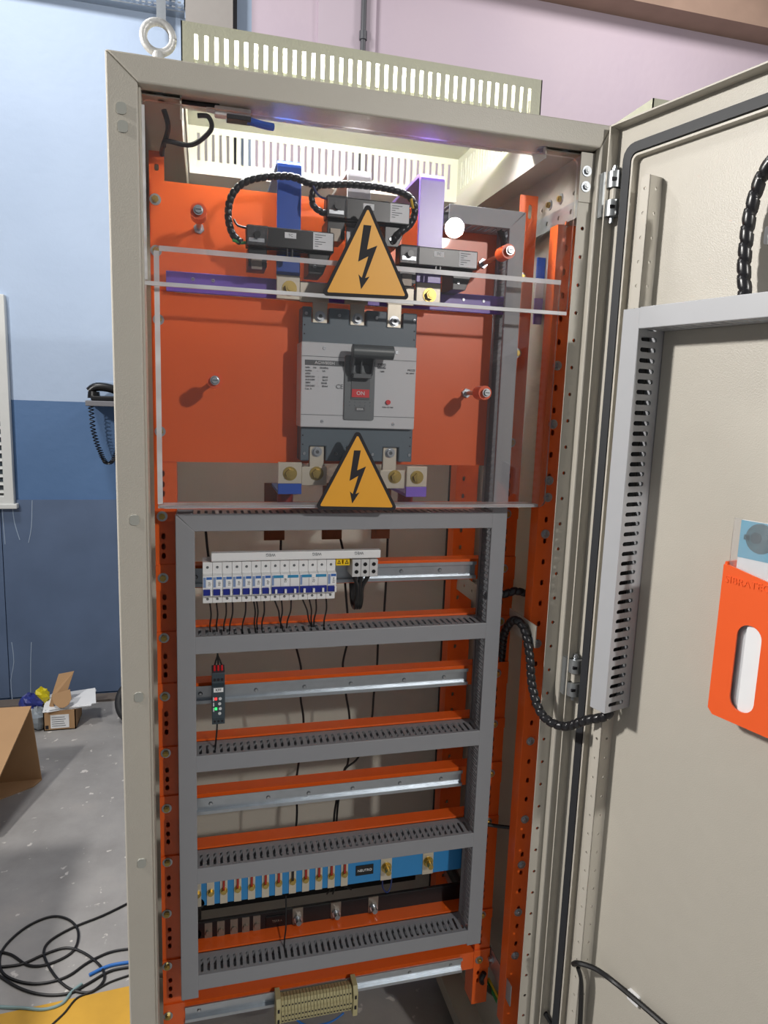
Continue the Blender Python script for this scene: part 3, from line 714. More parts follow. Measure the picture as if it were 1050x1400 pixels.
# lower terminals
def lbar(label, x0, x1, zc, sleeve, lx0, lx1, cx0, cx1):
    t = thing('busbar', label, 'busbar', ((x0+x1)/2, .105, zc), 'lower phase busbars')
    G().box(x0, x1, .098, .105, zc-.018, zc+.02).build('tinned_end', TIN, t, bevel=.001)
    inst('bolt', BOLTL, ((x0+x1)/2, .098, zc), t)
    if lx1 > lx0:
        G().box(lx0, lx1, .1045, .1105, zc-.022, zc+.012).build('link_plate', TIN, t, bevel=.001); inst('bolt', BOLTL, ((lx0+lx1)/2+.004, .1045, zc), t)
    g = G().prism([(.098, zc-.018), (.104, zc-.018), (.104, zc-.031), (.215, zc-.031), (.215, zc-.037), (.098, zc-.037)], x0, x1, 'x'); g.build('sleeve', sleeve, t, bevel=.001)
    G().box(cx0, cx1, .215, .221, 1.350, zc-.031).build('copper_tail', COPPER, t)
    G().cyl(((cx0+cx1)/2, .215, 1.366), ((cx0+cx1)/2, .213, 1.366), .011, n=20).build('washer', COPPER, t)
    G().cyl(((x0+x1)/2, .17, 1.425), ((x0+x1)/2, .17, zc-.037), .015, n=16).build('insulator', REDINS, t, sm=True)
lbar('blue sleeved lower busbar end left of the lower warning triangle', .2575, .2995, 1.494, BLUESL, .3, .346, .2437, .2835)
lbar('middle lower busbar end hidden behind the lower warning triangle', .372, .412, 1.494, WHITESL, 0, 0, .358, .398)
lbar('purple sleeved lower busbar end right of the lower warning triangle', .494, .534, 1.489, PURPSL, .445, .493, .4595, .4975)

# ================================================================== CURRENT TRANSFORMERS
def ctr(label, x0, x1, z0, z1, yf, bx0, bx1):
    t = thing('current_transformer', label, 'transformer', ((x0+x1)/2, yf+.03, z0-.04), 'black current transformers on the busbars')
    L = x1-x0
    G().box(x0, x1, yf, yf+.030, z0, z1).build('body', BLACK, t, bevel=.002)
    hs = rect(x0+.004, x1-.012, z0-.035, z0+.004)
    G().prism([(x0+.004, z0-.030), (x0+.034, z0-.030), (x0+.034, z0-.002), (x1-.040, z0-.002), (x1-.040, z0-.034), (x1-.016, z0-.034), (x1-.004, z0-.004), (x1-.004, z0+.002), (x0+.004, z0+.002)], yf+.012, yf+.072, 'y').build('core_frame', BLACK, t, bevel=.001)
    c = G().box(x0+.001, x0+L*.235, yf-.007, yf, z0+.001, z1-.001).build('terminal_cover', CLEARP, t, bevel=.001)
    G().cyl((x0+L*.12, yf-.0075, (z0+z1)/2), (x0+L*.12, yf-.010, (z0+z1)/2), .0055, n=14).build('cover_screw', BLACK, t, sm=True)
    G().box(x0+L*.03, x0+L*.20, yf-.003, yf, z0+.006, z0+.012).build('terminal_bar', STEEL, t)
    G().box(x1-L*.245, x1-.002, yf-.0005, yf, z0+.003, z1-.002).build('rating_label', WHITEP, t)
    for i in range(6): G().box(x1-L*.225, x1-L*.10-.006*(i % 3), yf-.0008, yf-.0005, z1-.0065-i*.0036, z1-.0055-i*.0036).build('print_line', INK, t)
    G().box(x0+L*.43, x0+L*.56, yf-.0005, yf, z0+(z1-z0)*.52, z0+(z1-z0)*.80).build('tag', WHITEP, t); text('TC', .006, (x0+L*.495, yf-.0007, z0+(z1-z0)*.66), INK, t)
    for dx in (-.004, .004): G().box(x0+L*.49+dx-.0012, x0+L*.49+dx+.0012, yf-.001, yf+.012, z0-.012, z0).build('clip', BLACK, t)
    for x in (x0+.017, x1-.030): inst('screw', SCREW, (x, yf+.0118, z0-.022), t)
    G().box(x0+.009, x0+.026, yf+.009, yf+.013, z0-.034, z0-.014).build('foot', PAD2, t)
ctr('black current transformer clamped on the blue busbar', .199, .342, 1.866, 1.898, .060, 0, 0)
ctr('black current transformer behind the tip of the upper warning triangle', .328, .471, 1.921, 1.956, .060, 0, 0)
ctr('black current transformer clamped on the purple busbar', .455, .597, 1.859, 1.890, .060, 0, 0)
def wire(pts, r, label, material=CABLE, spiral=0, name='black_wire', cat='wire', group=None, n=8):
    return tag(G().tube(pts, r, n=n, spiral=spiral).build(name, material, sm=True), label, cat, group)
wire([PY(330, 332, .075), PY(317, 318, .075), PY(312, 290, .075), PY(320, 262, .072), PY(345, 245, .070), PY(395, 241, .068), PY(430, 252, .068), PY(480, 252, .066), PY(530, 258, .066), PY(558, 268, .066), PY(567, 285, .066), PY(562, 305, .066), PY(545, 320, .066), PY(536, 332, .075)], .0056, 'spiral wrapped black harness arching over the three current transformers', SPIRAL, spiral=.010, name='cable_harness', cat='cable', n=12)
wire([PY(440, 251, .068), PY(428, 262, .068), PY(428, 280, .068), PY(440, 290, .070), PY(452, 292, .075)], .005, 'short spiral wrapped branch dropping to the middle current transformer', SPIRAL, spiral=.010, name='cable_harness', cat='cable', n=12)
tag(G().tube([PY(318, 328, .072), PY(330, 332, .072), PY(338, 331, .072)], .0025).build('green_wire', GREENW, sm=True), 'short green wire entering the left current transformer', 'wire')
tag(G().tube([PY(320, 300, .074), PY(325, 308, .070), PY(338, 312, .066)], .0018).build('black_wire', CABLE, sm=True), 'thin dark wire beside the harness at the left current transformer', 'wire')
tag(G().tube([PY(428, 254, .062), PY(433, 264, .062), PY(440, 270, .062), PY(449, 272, .062)], .0018).build('blue_wire', mat('dark_blue_wire', '27386a', .5), sm=True), 'thin blue wire entering the middle current transformer', 'wire')
tag(G().tube([PY(562, 272, .060), PY(565, 285, .060)], .0022).build('yellow_wire', YELW, sm=True), 'short yellow wire at the right bend of the harness', 'wire')

# ================================================================== MINIATURE BREAKERS
PW = .0169; X0 = .1275; zb0 = 1.2625
ordn = ['first', 'second', 'third', 'fourth', 'fifth', 'sixth', 'seventh']
def mcb(i0, poles, label):
    x0 = X0+i0*PW; x1 = x0+poles*PW
    t = thing('miniature_breaker', label, 'circuit breaker', ((x0+x1)/2, .12, zb0), 'white miniature breakers in the row')
    yA, yB = .096, .083
    prof = [(YF-.012, zb0), (yA, zb0), (yA, zb0+.015), (yB, zb0+.016), (yB, zb0+.052), (yA, zb0+.054), (yA, zb0+.0745), (YF-.012, zb0+.0745)]
    g = G()
    for q in range(poles): g.prism(prof, x0+q*PW+.0002, x0+(q+1)*PW-.0002, 'x')
    g.build('body', WHITE, t, bevel=.0006)
    for q in range(poles):
        xc = x0+(q+.5)*PW
        inst('screw', SCREWS, (xc, yA, zb0+.065), t); inst('screw', SCREWS, (xc, yA, zb0+.0075), t)
        G().box(xc-.0018-PW*.0, xc+.0018, yB-.0075, yB-.003, zb0+.019, zb0+.026).build('toggle_mark', WHITE, t) if poles > 1 else None
    if poles == 1:
        G().box(x0+.0012, x0+.0055, yB-.0004, yB, zb0+.032, zb0+.050).build('print_block', mat('mcb_print', '7d93bb', .6), t)
        G().box(x0+.0065, x1-.001, yB-.0004, yB, zb0+.046, zb0+.0505).build('blue_square', BLUEL, t)
        G().box(x0+.0062, x1-.001, yB-.0006, yB, zb0+.031, zb0+.0455).build('circuit_tag', WHITEP, t)
        text('DJ%d' % (i0+1), .0052, (x0+.0115, yB-.0007, zb0+.0385), INKB, t, rot=(PI/2, -PI/2, 0))
        G().box(x0+.0012, x1-.004, yB-.003, yB, zb0+.018, zb0+.029).build('toggle', NAVY, t, bevel=.0006)
        G().box(x1-.004, x1-.0006, yB-.0055, yB, zb0+.0175, zb0+.027).build('toggle_mark', WHITE, t, bevel=.0006)
    else:
        W3 = x1-x0
        G().box(x0+.001, x1-.001, yB-.003, yB, zb0+.0175, zb0+.030).build('toggle', NAVY, t, bevel=.0006)
        G().box(x0+.004, x0+W3*.43, yB-.0005, yB, zb0+.0455, zb0+.0505).build('teal_stripe', TEAL, t)
        G().box(x0+W3*.58, x1-.002, yB-.0005, yB, zb0+.0455, zb0+.0505).build('teal_stripe', TEAL, t)
        G().box(x0+.0012, x0+.005, yB-.0004, yB, zb0+.032, zb0+.050).build('print_block', mat('mcb_print', '7d93bb', .6), t)
        G().box(x0+W3*.45, x0+W3*.56, yB-.0006, yB, zb0+.031, zb0+.0505).build('circuit_tag', WHITEP, t)
        text('DJ%d' % (i0+1), .0052, (x0+W3*.505, yB-.0007, zb0+.041), INKB, t, rot=(PI/2, -PI/2, 0))
for i in range(7): mcb(i, 1, 'narrow single pole white breaker, %s from the left end of the row' % ordn[i])
mcb(7, 3, 'wide three pole white breaker with teal stripes, left of the two')
mcb(10, 3, 'wide three pole white breaker with teal stripes, right of the two')
mcb(13, 1, 'narrow single pole white breaker at the right end of the row')
cb = thing('comb_busbar', 'long white comb busbar strip above the breaker row', 'busbar', (.29, .095, 1.34))
G().box(.1425, .447, .088, .102, 1.3395, 1.3545).build('cover', WHITE, cb, bevel=.001)
G().box(.143, .4465, .0868, .0885, 1.3415, 1.3425).build('rib', WHITE, cb)
for x in (.245, .328, .406): text('WEG', .0075, (x, .0876, 1.3495), INK, cb, rot=(PI/2, PI, 0))
yt = thing('warning_tag', 'small yellow warning tag between breakers and grey terminals', 'tag', (.378, .1, 1.325))
G().prism(rect(.3655, .391, 1.3245, 1.3385), .098, .120, 'y', [rect(.3765, .3795, 1.327, 1.335)]).build('tag_body', YTAG, yt)
for x in (.371, .3855): G().prism([(x-.0035, 1.3275), (x+.0035, 1.3275), (x, 1.335)], .0975, .098, 'y', [[(x-.0019, 1.3286), (x+.0019, 1.3286), (x, 1.3328)]]).build('warning_mark', INKB, yt)
tt = thing('terminal_block', 'light grey three pole terminal block on the upper din rail', 'terminal block', (.42, .12, 1.305))
for q in range(3):
    x = .3945+q*.0163; G().box(x, x+.0159, .090, YF-.012, 1.304, 1.3365).build('module', mat('terminal_grey', 'c4c5c6', .5), tt, bevel=.001)
    for z in (1.3135, 1.3275): G().cyl((x+.008, .090, z), (x+.008, .0893, z), .0037, n=14).build('screw_hole', BLACK, tt)
for q, x in enumerate((.4015, .416, .4325)):
    wire([(x, .11, 1.306), (x+(.412-x)*.3, .108, 1.295), (x+(.412-x)*.75, .105, 1.278), (.4075+q*.0045, .105, 1.255), (.4075+q*.0045, .115, 1.238), (.4075+q*.0045, .135, 1.236), (.4075+q*.0045, .15, 1.25), (.4075+q*.0045, .165, 1.30)], .0042, ('left', 'middle', 'right')[q]+' thick black cable curling below the grey terminal block', name='black_cable', cat='cable', group='cables under the grey terminal block')
# breaker wires
pairs = [(287, 288, 825, 868), (296, 297, 825, 866), (309, 306, 824, 866), (318, 314, 823, 866), (336, 331, 822, 865), (347, 349, 822, 862), (351, 352, 822, 862), (361, 358, 822, 862), (376, 386, 822, 858), (385, 384, 822, 860), (398, 392, 822, 858), (414, 426, 820, 858), (423, 427, 820, 858), (432, 429, 820, 858), (446, 443, 818, 858)]
ORD = ['first', 'second', 'third', 'fourth', 'fifth', 'sixth', 'seventh', 'eighth', 'ninth', 'tenth', 'eleventh', 'twelfth', 'thirteenth', 'fourteenth', 'last']
for iw, (a_, b2, ya, yb) in enumerate(pairs):
    A = PY(a_, ya, .115); B_ = PY(b2, yb, .118)
    wire([A+Vector((0, 0, .006)), A, A.lerp(B_, .35)+Vector((.0015, -.003, 0)), A.lerp(B_, .7)+Vector((-.001, -.002, 0)), B_, B_+Vector((0, 0, -.014))], .0015, 'thin black wire below the breaker row, %s from the left' % ORD[iw], group='breaker row wires', n=6)

# ================================================================== RELAY
rl = thing('relay', 'narrow dark slate monitoring relay with red and green lights', 'relay', (.1535, .12, 1.03))
rp = [(YF-.012, 1.032), (.098, 1.032), (.098, 1.046), (.088, 1.048), (.088, 1.108), (.098, 1.112), (.098, 1.131), (YF-.012, 1.131)]
G().prism(rp, .1425, .1655, 'x').build('body', DARKSLATE, rl, bevel=.001)
for x in (.1475, .154, .1605):
    G().cyl((x, .0985, 1.118), (x, .0972, 1.118), .0026, n=12).build('screw_hole', INKB, rl)
    G().cyl((x, .110, 1.131), (x, .108, 1.142), .0022, .0018, n=8).build('red_ferrule', RED, rl)
    G().cyl((x, .0985, 1.038), (x, .0972, 1.038), .0022, n=12).build('screw_hole', INKB, rl)
G().box(.1455, .1625, .0874, .088, 1.0985, 1.1065).build('name_tag', WHITEP, rl); text('KFF', .0065, (.154, .0872, 1.1025), INKB, rl)
for z, m_ in ((1.086, LEDR), (1.067, LEDG)):
    G().box(.1475, .1515, .0870, .088, z-.0022, z+.0022).build('light', m_, rl)
    G().cyl((.157, .088, z), (.157, .0868, z), .0028, n=14).build('dial', MGREY, rl, sm=True)
for z in (1.0765, 1.058): G().cyl((.156, .088, z), (.156, .0868, z), .0028, n=14).build('dial', MGREY, rl, sm=True)
for i in range(3): G().box(.1445, .1465, .0876, .088, 1.062+i*.010, 1.069+i*.010).build('print_mark', MGREY, rl)
for q, x in enumerate((.1475, .154, .1605)):
    wire([(x, .109, 1.140), (x+(.153-x)*.4, .108, 1.150), (.153, .11, 1.162), (.152+(x-.154)*.3, .112, 1.178), (.152+(x-.154)*.3, .115, 1.195)], .0016, ('left', 'middle', 'right')[q]+' thin black wire joining the relay top to the duct above', group='relay top wires', n=6)
wire([(.152, .11, 1.034), (.151, .112, 1.010), (.148, .115, .975)], .0016, 'thin black wire from the relay bottom into the duct below', n=6)

# ================================================================== NEUTRAL AND EARTH BUSBARS
nbz = (.615, .668); yb = .165
nbus = thing('neutral_busbar', 'bright blue sleeved neutral busbar with bare screw windows', 'busbar', (.39, yb, .615))
G().box(.10, .70, yb, yb+.008, *nbz).build('sleeve', SKYBUS, nbus, bevel=.001)
for i, (px, py) in enumerate([(270, 1220), (288, 1216), (306, 1214), (325, 1211), (344, 1208), (363, 1205), (381, 1202), (400, 1199), (418, 1196), (436, 1193), (453, 1190), (471, 1188)]):
    x = PY(px, py, yb).x
    pd = G().box(x-.0072, x+.0072, yb-.0015, yb+.001, *nbz).build('contact_window', TIN, nbus)
    G().cyl((x, yb-.001, .643), (x, yb-.003, .643), .0075, n=16).cyl((x, yb-.003, .643), (x, yb-.008, .643), .005, n=8).build('screw', BRASS, pd, sm=True)
    if i > 1: G().box(x-.0022, x+.0022, yb-.006, yb-.002, .647, .668).build('wire_lug', REDW if i != 7 else INKB, pd)
for px, py in ((528, 1184), (585, 1175)):
    x = PY(px, py, yb).x; pd = G().box(x-.012, x+.012, yb-.0015, yb+.001, *nbz).build('contact_window', TIN, nbus)
    G().cyl((x, yb-.001, .645), (x, yb-.003, .645), .0115, n=20).cyl((x, yb-.003, .645), (x, yb-.010, .645), .0095, n=6).cyl((x, yb-.010, .645), (x, yb-.022, .645), .0058, n=14).build('stud', BRASS, pd)
lb = G().box(.436, .4745, yb-.002, yb, .634, .657).build('name_plate', BLACK, nbus, bevel=.001); text('NEUTRO', .0078, (.4553, yb-.0023, .6455), WHITEP, lb)
G().cyl((.115, yb, .62), (.115, yb+.14, .62), .012).cyl((.685, yb, .62), (.685, yb+.14, .62), .012).build('support_post', BLACK, nbus)
yb2 = .18
eb2 = thing('earth_busbar', 'black sleeved earth busbar below the blue one', 'busbar', (.39, yb2, .515))
G().box(.098, .71, yb2, yb2+.008, .517, .566).build('sleeve', TERRABUS, eb2, bevel=.001)
for px, py in [(285, 1273), (302, 1271), (320, 1268), (336, 1265), (351, 1263)]:
    x = PY(px, py, yb2).x; pd = G().box(x-.0075, x+.0075, yb2-.0015, yb2+.001, .520, .563).build('contact_window', PAD2, eb2)
    G().cyl((x, yb2-.001, .543), (x, yb2-.006, .543), .0055, n=8).build('screw', PAD2, pd, sm=True)
for px, py in ((407, 1253), (459, 1247), (510, 1238)):
    x = PY(px, py, yb2).x; pd = G().box(x-.011, x+.011, yb2-.0015, yb2+.001, .522, .566).build('contact_window', PAD2, eb2)
    G().cyl((x, yb2-.001, .545), (x, yb2-.008, .545), .0095, n=6).cyl((x, yb2-.008, .545), (x, yb2-.02, .545), .0055, n=12).build('stud', STEEL, pd)
lb = G().box(.25, .297, yb2-.002, yb2, .533, .557).build('name_plate', BLACK, eb2, bevel=.001); text('TERRA', .007, (.2735, yb2-.0023, .545), PAD2, lb)
G().cyl((.108, yb2, .54), (.108, yb2+.14, .54), .012).cyl((.69, yb2, .54), (.69, yb2+.14, .54), .012).build('support_post', BLACK, eb2)
wire([PY(391, 1225, .18), PY(391, 1265, .15), PY(389, 1285, .13), PY(388, 1310, .125)], .0016, 'thin black wire hanging from the earth busbar into the lowest duct', n=6)
for i, (a_, b2, c_) in enumerate((((455, 1203), (452, 1215), (447, 1222)), ((460, 1203), (458, 1212), (455, 1222)), ((463, 1202), (470, 1210), (480, 1216)))):
    wire([PY(*a_, .175), PY(*b2, .19), PY(*c_, .21)], .0018, ('left', 'middle', 'right')[i]+' thin black wire hanging below the blue busbar', group='wires under the blue busbar', n=6)
wire([PY(524, 1195, .175), PY(523, 1212, .18), PY(529, 1220, .185), PY(534, 1212, .19), PY(536, 1195, .195)], .0018, 'thin dark blue wire looping below the neutral stud', mat('dark_blue_wire', '27386a', .5), name='blue_wire', n=6)

# ================================================================== TERMINAL STRIP
ts = thing('terminal_strip', 'beige strip of feed-through terminals on the lowest din rail', 'terminal block', (.35, .12, .37))
zt = zk(8)-.004; NT = 22; xs0, xs1 = .2765, .4235; pw = (xs1-xs0)/NT
tprof = [(YF-.012, zt-.020), (.118, zt-.026), (.108, zt-.024), (.106, zt-.012), (.102, zt-.010), (.100, zt+.008), (.104, zt+.010), (.110, zt+.026), (.118, zt+.028), (YF-.012, zt+.020)]
g = G().prism(tprof, 0, pw*.86, 'x'); TM = g.mesh('terminal', BEIGET)
for i in range(NT):
    o = inst('terminal', TM, (xs0+i*pw, 0, 0), ts)
    x = xs0+(i+.43)*pw
    g = G()
    for z, y in ((zt+.017, .1065), (zt-.001, .1005), (zt-.018, .1065)): g.cyl((x, y+.003, z), (x, y-.0006, z), pw*.24, n=8)
    g.build('screw_well', INKB, o)
for x in (xs0-.011, xs1+.001): G().prism([(YF-.012, zt-.036), (.102, zt-.034), (.100, zt+.020), (.108, zt+.033), (YF-.012, zt+.033)], x, x+.010, 'x').build('end_bracket', BEIGET, ts, bevel=.001)
for x in (xs0-.006, xs1+.006):
    for z in (zt-.012, zt+.012): G().box(x-.002, x+.002, .0995, .102, z-.004, z+.004).build('bracket_slot', INKB, ts)
wire([PY(400, 1390, .15), PY(420, 1402, .17), PY(450, 1398, .19), PY(470, 1385, .2)], .0022, 'blue wire looping beneath the beige terminal strip', BLUEW, name='blue_wire', n=6)

# ================================================================== WIRES BEHIND
bw = [([(281, 722), (283, 745), (286, 770)], .17, 'thin black wire above the left end of the comb busbar'),
      ([(384, 722), (384, 742), (383, 770)], .22, 'thin black wire under the left copper tail'),
      ([(465, 735), (470, 760), (472, 800), (476, 850)], .24, 'thin black wire beside the yellow tag'),
      ([(530, 735), (528, 790), (525, 840)], .24, 'thin black wire right of the grey terminal block'),
      ([(404, 882), (411, 910), (411, 925), (411, 955), (415, 990), (408, 1045), (405, 1070), (406, 1110), (404, 1140)], .30, 'long black wire hanging behind the middle rails, left one'),
      ([(476, 875), (469, 905), (470, 920), (473, 950), (478, 985), (476, 1040), (470, 1055), (462, 1100), (460, 1130)], .30, 'long black wire hanging behind the middle rails, middle one'),
      ([(517, 870), (515, 920), (511, 950), (507, 990), (490, 1035), (470, 1055), (459, 1100), (456, 1130)], .30, 'long black wire hanging behind the middle rails, right one')]
for pts, y, lb in bw: wire([PY(a_, b2, y) for a_, b2 in pts], .0024, lb, n=6)

# thick spiral cables on the right
wire([PY(672, 812, .13), PY(690, 812, .12), PY(705, 808, .115), PY(725, 812, .112), PY(748, 810, .11), PY(760, 808, .115)], .0075, 'short spiral wrapped black cable crossing from the right duct to the corner channel', SPIRAL, spiral=.014, name='black_cable', cat='cable', n=12)
cp1 = DM @ Vector((.112, -.030, 1.10)); cp2 = DM @ Vector((.112, -.030, 1.15))
wire([PY(683, 930, .17), PY(686, 895, .15), PY(690, 865, .12), PY(702, 848, .09), PY(716, 858, .06), PY(724, 895, .03), PY(728, 940, .01), PY(742, 978, -.02), PY(770, 993, -.05), PY(800, 985, -.09), cp1, cp2], .0078, 'thick spiral wrapped black cable looping from the frame to the door duct', SPIRAL, spiral=.014, name='black_cable', cat='cable', n=12)
wire([PY(664, 1127, .14), PY(685, 1130, .13), PY(720, 1133, .10), PY(735, 1130, .09)], .004, 'thin black cable crossing to the corner channel low on the right', name='black_cable', cat='cable')
wire([PY(662, 1330, .145), PY(660, 1345, .16), PY(690, 1370, .3)], .006, 'black cable end under the right upright foot', name='black_cable', cat='cable')
wire([PY(664, 1335, .2), PY(675, 1360, .2), PY(690, 1392, .2), PY(700, 1402, .2)], .003, 'green earth wire at the bottom right corner', GREENW, name='green_wire')
wire([PY(668, 1338, .19), PY(680, 1362, .19), PY(694, 1392, .19), PY(705, 1402, .19)], .003, 'yellow earth wire at the bottom right corner, left one', YELW, name='yellow_wire')
wire([PY(706, 1345, .12), PY(708, 1370, .11), PY(700, 1402, .10)], .003, 'yellow earth wire at the bottom right corner, right one', YELW, name='yellow_wire')
wire([PY(704, 1345, .08), PY(730, 1372, .03), PY(745, 1385, -.01), PY(757, 1405, -.03)], .005, 'black cable coming out over the cabinet sill at the lower right', name='black_cable', cat='cable')

# ================================================================== THINGS ON THE DOOR
d1 = duct('cable_duct', 'brightly lit grey vertical wiring duct mounted inside the door', (.098, -.060, 1.113), .67, 'z', .031, .060, 1, M=DM, material=DUCT_LIT, mitre=(.0, .0), pitch=.0165)
d2 = duct('cable_duct', 'brightly lit grey horizontal wiring duct across the inside of the door', (.129, -.060, 1.752), .62, 'x', .031, .060, 1, M=DM, material=DUCT_LIT, pitch=.0165)
for x in (-.02, -.03): pass
wire([DM @ Vector((.114, -.03, z)) for z in (1.15, 1.3, 1.5, 1.74)], .009, 'black cable bundle lying inside the door duct', name='black_cable', cat='cable')
wire([DM @ Vector((.107, -.045, z)) for z in (1.18, 1.3, 1.4, 1.5)], .003, 'yellow wire lying inside the door duct', YELW, name='yellow_wire')
pts = [PD(1018, 402, -.03), PD(1017, 370, -.03), PD(1020, 330, -.03), PD(1026, 290, -.03), PD(1040, 245, -.03), PD(1060, 215, -.03), PD(1090, 195, -.03), PD(1130, 200, -.03)]
pts = [Vector((.276, -.03, 1.76))]+pts
wire([DM @ q for q in pts], .0085, 'thick spiral wrapped black cable arching above the door duct', SPIRAL, spiral=.022, name='black_cable', cat='cable', n=12)
for i, z in enumerate((1.94, 1.87)):
    tag(G().prism(rrect(.283, .305, z-.012, z+.012, .003), -.008, 0, 'y').build('cable_mount', WHITE, M=DM), ('upper' if i == 0 else 'lower')+' white adhesive cable mount behind the spiral door cable', 'cable mount')
# document holder
dh = thing('document_holder', 'orange plastic document pocket with oval window on the door', 'document holder', DM @ Vector((.42, 0, 1.19)))
HS0, HS1, HZ0, HZ1 = .305, .555, 1.188, 1.408
G().prism([(HS0+.008, HZ0)]+[(HS1, HZ0), (HS1, HZ1+.012), (.40, HZ1+.005), (.385, HZ1-.010), (HS0+.01, HZ1+.004), (HS0, HZ1+.004), (HS0, HZ0+.008)], -.050, -.047, 'y', [rrect(.336, .372, 1.208, 1.335, .0178, 6), rrect(.46, .496, 1.208, 1.335, .0178, 6)]).build('front', ORANGE_P, dh, M=DM)
G().box(HS0, HS0+.003, -.047, 0, HZ0+.004, HZ1+.008).box(HS1-.003, HS1, -.047, 0, HZ0+.004, HZ1+.008).box(HS0+.004, HS1-.004, -.047, 0, HZ0, HZ0+.003).build('side_wall', ORANGE_P, dh, M=DM)
G().box(HS0, HS1, -.003, -.0005, HZ0, HZ1+.012).build('back', ORANGE_P, dh, M=DM)
text('SIBRATEC', .0145, (.342, -.0502, 1.3915), ORANGE_P, dh, M=DM, depth=.0007, name='embossed_lettering', spacing=1.05)
pm = thing('manual', 'white printed manual with a blue cover in the orange pocket', 'document', DM @ Vector((.42, -.02, 1.2)))
G().box(.318, .53, -.040, -.034, 1.192, 1.478).build('pages', WHITEP, pm, M=DM)
G().box(.318, .53, -.0406, -.040, 1.425, 1.478).build('blue_cover_print', mat('cover_blue', '6ab0cc', .6, var=.05), pm, M=DM)
MOT = mat('motor_print', '3f6672', .6, var=.35, vscale=150)
mc = PD(1040, 737, -.04); ms = PD(1017, 739, -.04)
g = G().prism(circ(mc.x, mc.z, .021, 20), -.0412, -.0406, 'y'); g.prism(rect(ms.x, mc.x-.015, mc.z-.0045, mc.z+.0025), -.0412, -.0406, 'y'); g.build('motor_picture', MOT, pm, M=DM)
G().prism(circ(mc.x-.006, mc.z, .008, 14), -.0416, -.0412, 'y').build('motor_hub', mat('motor_print_dark', '2c4a55', .6), pm, M=DM)
tag(G().prism(rect(.309, .54, 1.192, 1.480), -.0434, -.0428, 'y', side=1).build('plastic_sleeve', [CLEARP, ACRE], M=DM), 'clear plastic sleeve around the manual in the orange pocket', 'sleeve')
tag(G().prism(rrect(.347, .385, 1.20, 1.337, .01), -.0458, -.0446, 'y').build('folded_paper', WHITEP, M=DM), 'folded white paper showing through the oval window', 'paper')
# lower door cable
pts = [PD(784, 1318, -.030), PD(792, 1317, -.033), PD(815, 1325, -.02), PD(840, 1343, -.008), PD(868, 1366, -.008), PD(905, 1398, -.008), PD(935, 1425, -.008)]
wire([DM @ q for q in pts], .0048, 'black cable running diagonally down the lower door', name='black_cable', cat='cable')
q = PD(868, 1363, 0)
tag(G().prism(rrect(q.x-.012, q.x+.012, q.z-.010, q.z+.010, .003), -.006, 0, 'y').build('cable_mount', WHITE, M=DM, bevel=.001), 'white adhesive cable mount low on the door', 'cable mount')
wire([DM @ Vector((.104, -.02, .36)), DM @ Vector((.103, -.02, .45)), DM @ Vector((.102, -.026, .55)), DM @ Vector((.096, -.033, .585))], .004, 'black cable rising along the door stiffener at the bottom', name='black_cable', cat='cable')

# ================================================================== BACKGROUND THINGS
# telephone
ph = thing('wall_telephone', 'black telephone handset on a small grey wall shelf', 'telephone', (-.35, WALLY-.1, 1.57))
def WPt(px, py, y): return PY(px, py, y)
sh = WPt(121, 549, WALLY-.10)
G().box(sh.x, sh.x+.30, WALLY-.20, WALLY, sh.z-.02, sh.z+.006).build('shelf', mat('shelf_grey', '75757a', .5), ph, bevel=.003)
g = G().tube([(sh.x+.01, WALLY-.13, sh.z+.05), (sh.x+.04, WALLY-.13, sh.z+.072), (sh.x+.10, WALLY-.13, sh.z+.07), (sh.x+.18, WALLY-.13, sh.z+.045)], .021, n=10); g.build('handset', BLACK, ph, sm=True)
G().cyl((sh.x+.03, WALLY-.13, sh.z+.05), (sh.x+.03, WALLY-.13, sh.z+.018), .027, .030, n=16).build('earpiece', BLACK, ph, sm=True)
G().box(sh.x+.02, sh.x+.22, WALLY-.17, WALLY-.06, sh.z+.006, sh.z+.03).build('base', BLACK, ph, bevel=.006)
A = [WPt(124, 553, WALLY-.12), WPt(128, 590, WALLY-.12), WPt(138, 620, WALLY-.12), WPt(147, 634, WALLY-.12), WPt(157, 625, WALLY-.12), WPt(165, 600, WALLY-.12)]
P = smooth(A, 40); hx = []
for i, q in enumerate(P):
    a_ = i*2*PI/5.2; hx.append(q+Vector((math.cos(a_)*.012, math.sin(a_)*.012, 0)))
G().tube(hx, .003, n=5, k=1).build('coiled_cord', BLACK, ph, sm=True)
pl = WPt(130, 522, WALLY); G().box(pl.x, pl.x+.25, WALLY-.006, WALLY, pl.z-.10, pl.z).build('wall_plate', mat('plate_light_blue', '9fb4cf', .5), ph)
# small carton with papers
bx = thing('carton', 'small open cardboard box with raised lid and white label', 'box', (-.55, 2.4, 0))
g = G().box(-.63, -.485, 2.31, 2.315, 0, .10).box(-.63, -.485, 2.475, 2.48, 0, .10).box(-.63, -.625, 2.31, 2.48, 0, .10).box(-.49, -.485, 2.31, 2.48, 0, .10).box(-.63, -.485, 2.31, 2.48, 0, .005)
g.build('tray', CARD, bx)
l0 = PY(62, 985, 2.32); l1 = PY(72, 947, 2.36); l2 = PY(80, 922, 2.40); l3 = PY(101, 918, 2.40); l4 = PY(92, 945, 2.36); l5 = PY(72, 955, 2.33); l6 = PY(75, 975, 2.32)
g = G(); fl = [l0, l1, l2, l3, l4, l5, l6]; n = len(fl); off = Vector((.0, .006, 0))
g._add(fl+[q+off for q in fl], [tuple(range(n)), tuple(range(2*n-1, n-1, -1))]+[(i, (i+1) % n, n+(i+1) % n, n+i) for i in range(n)]); g.build('lid', CARD, bx)
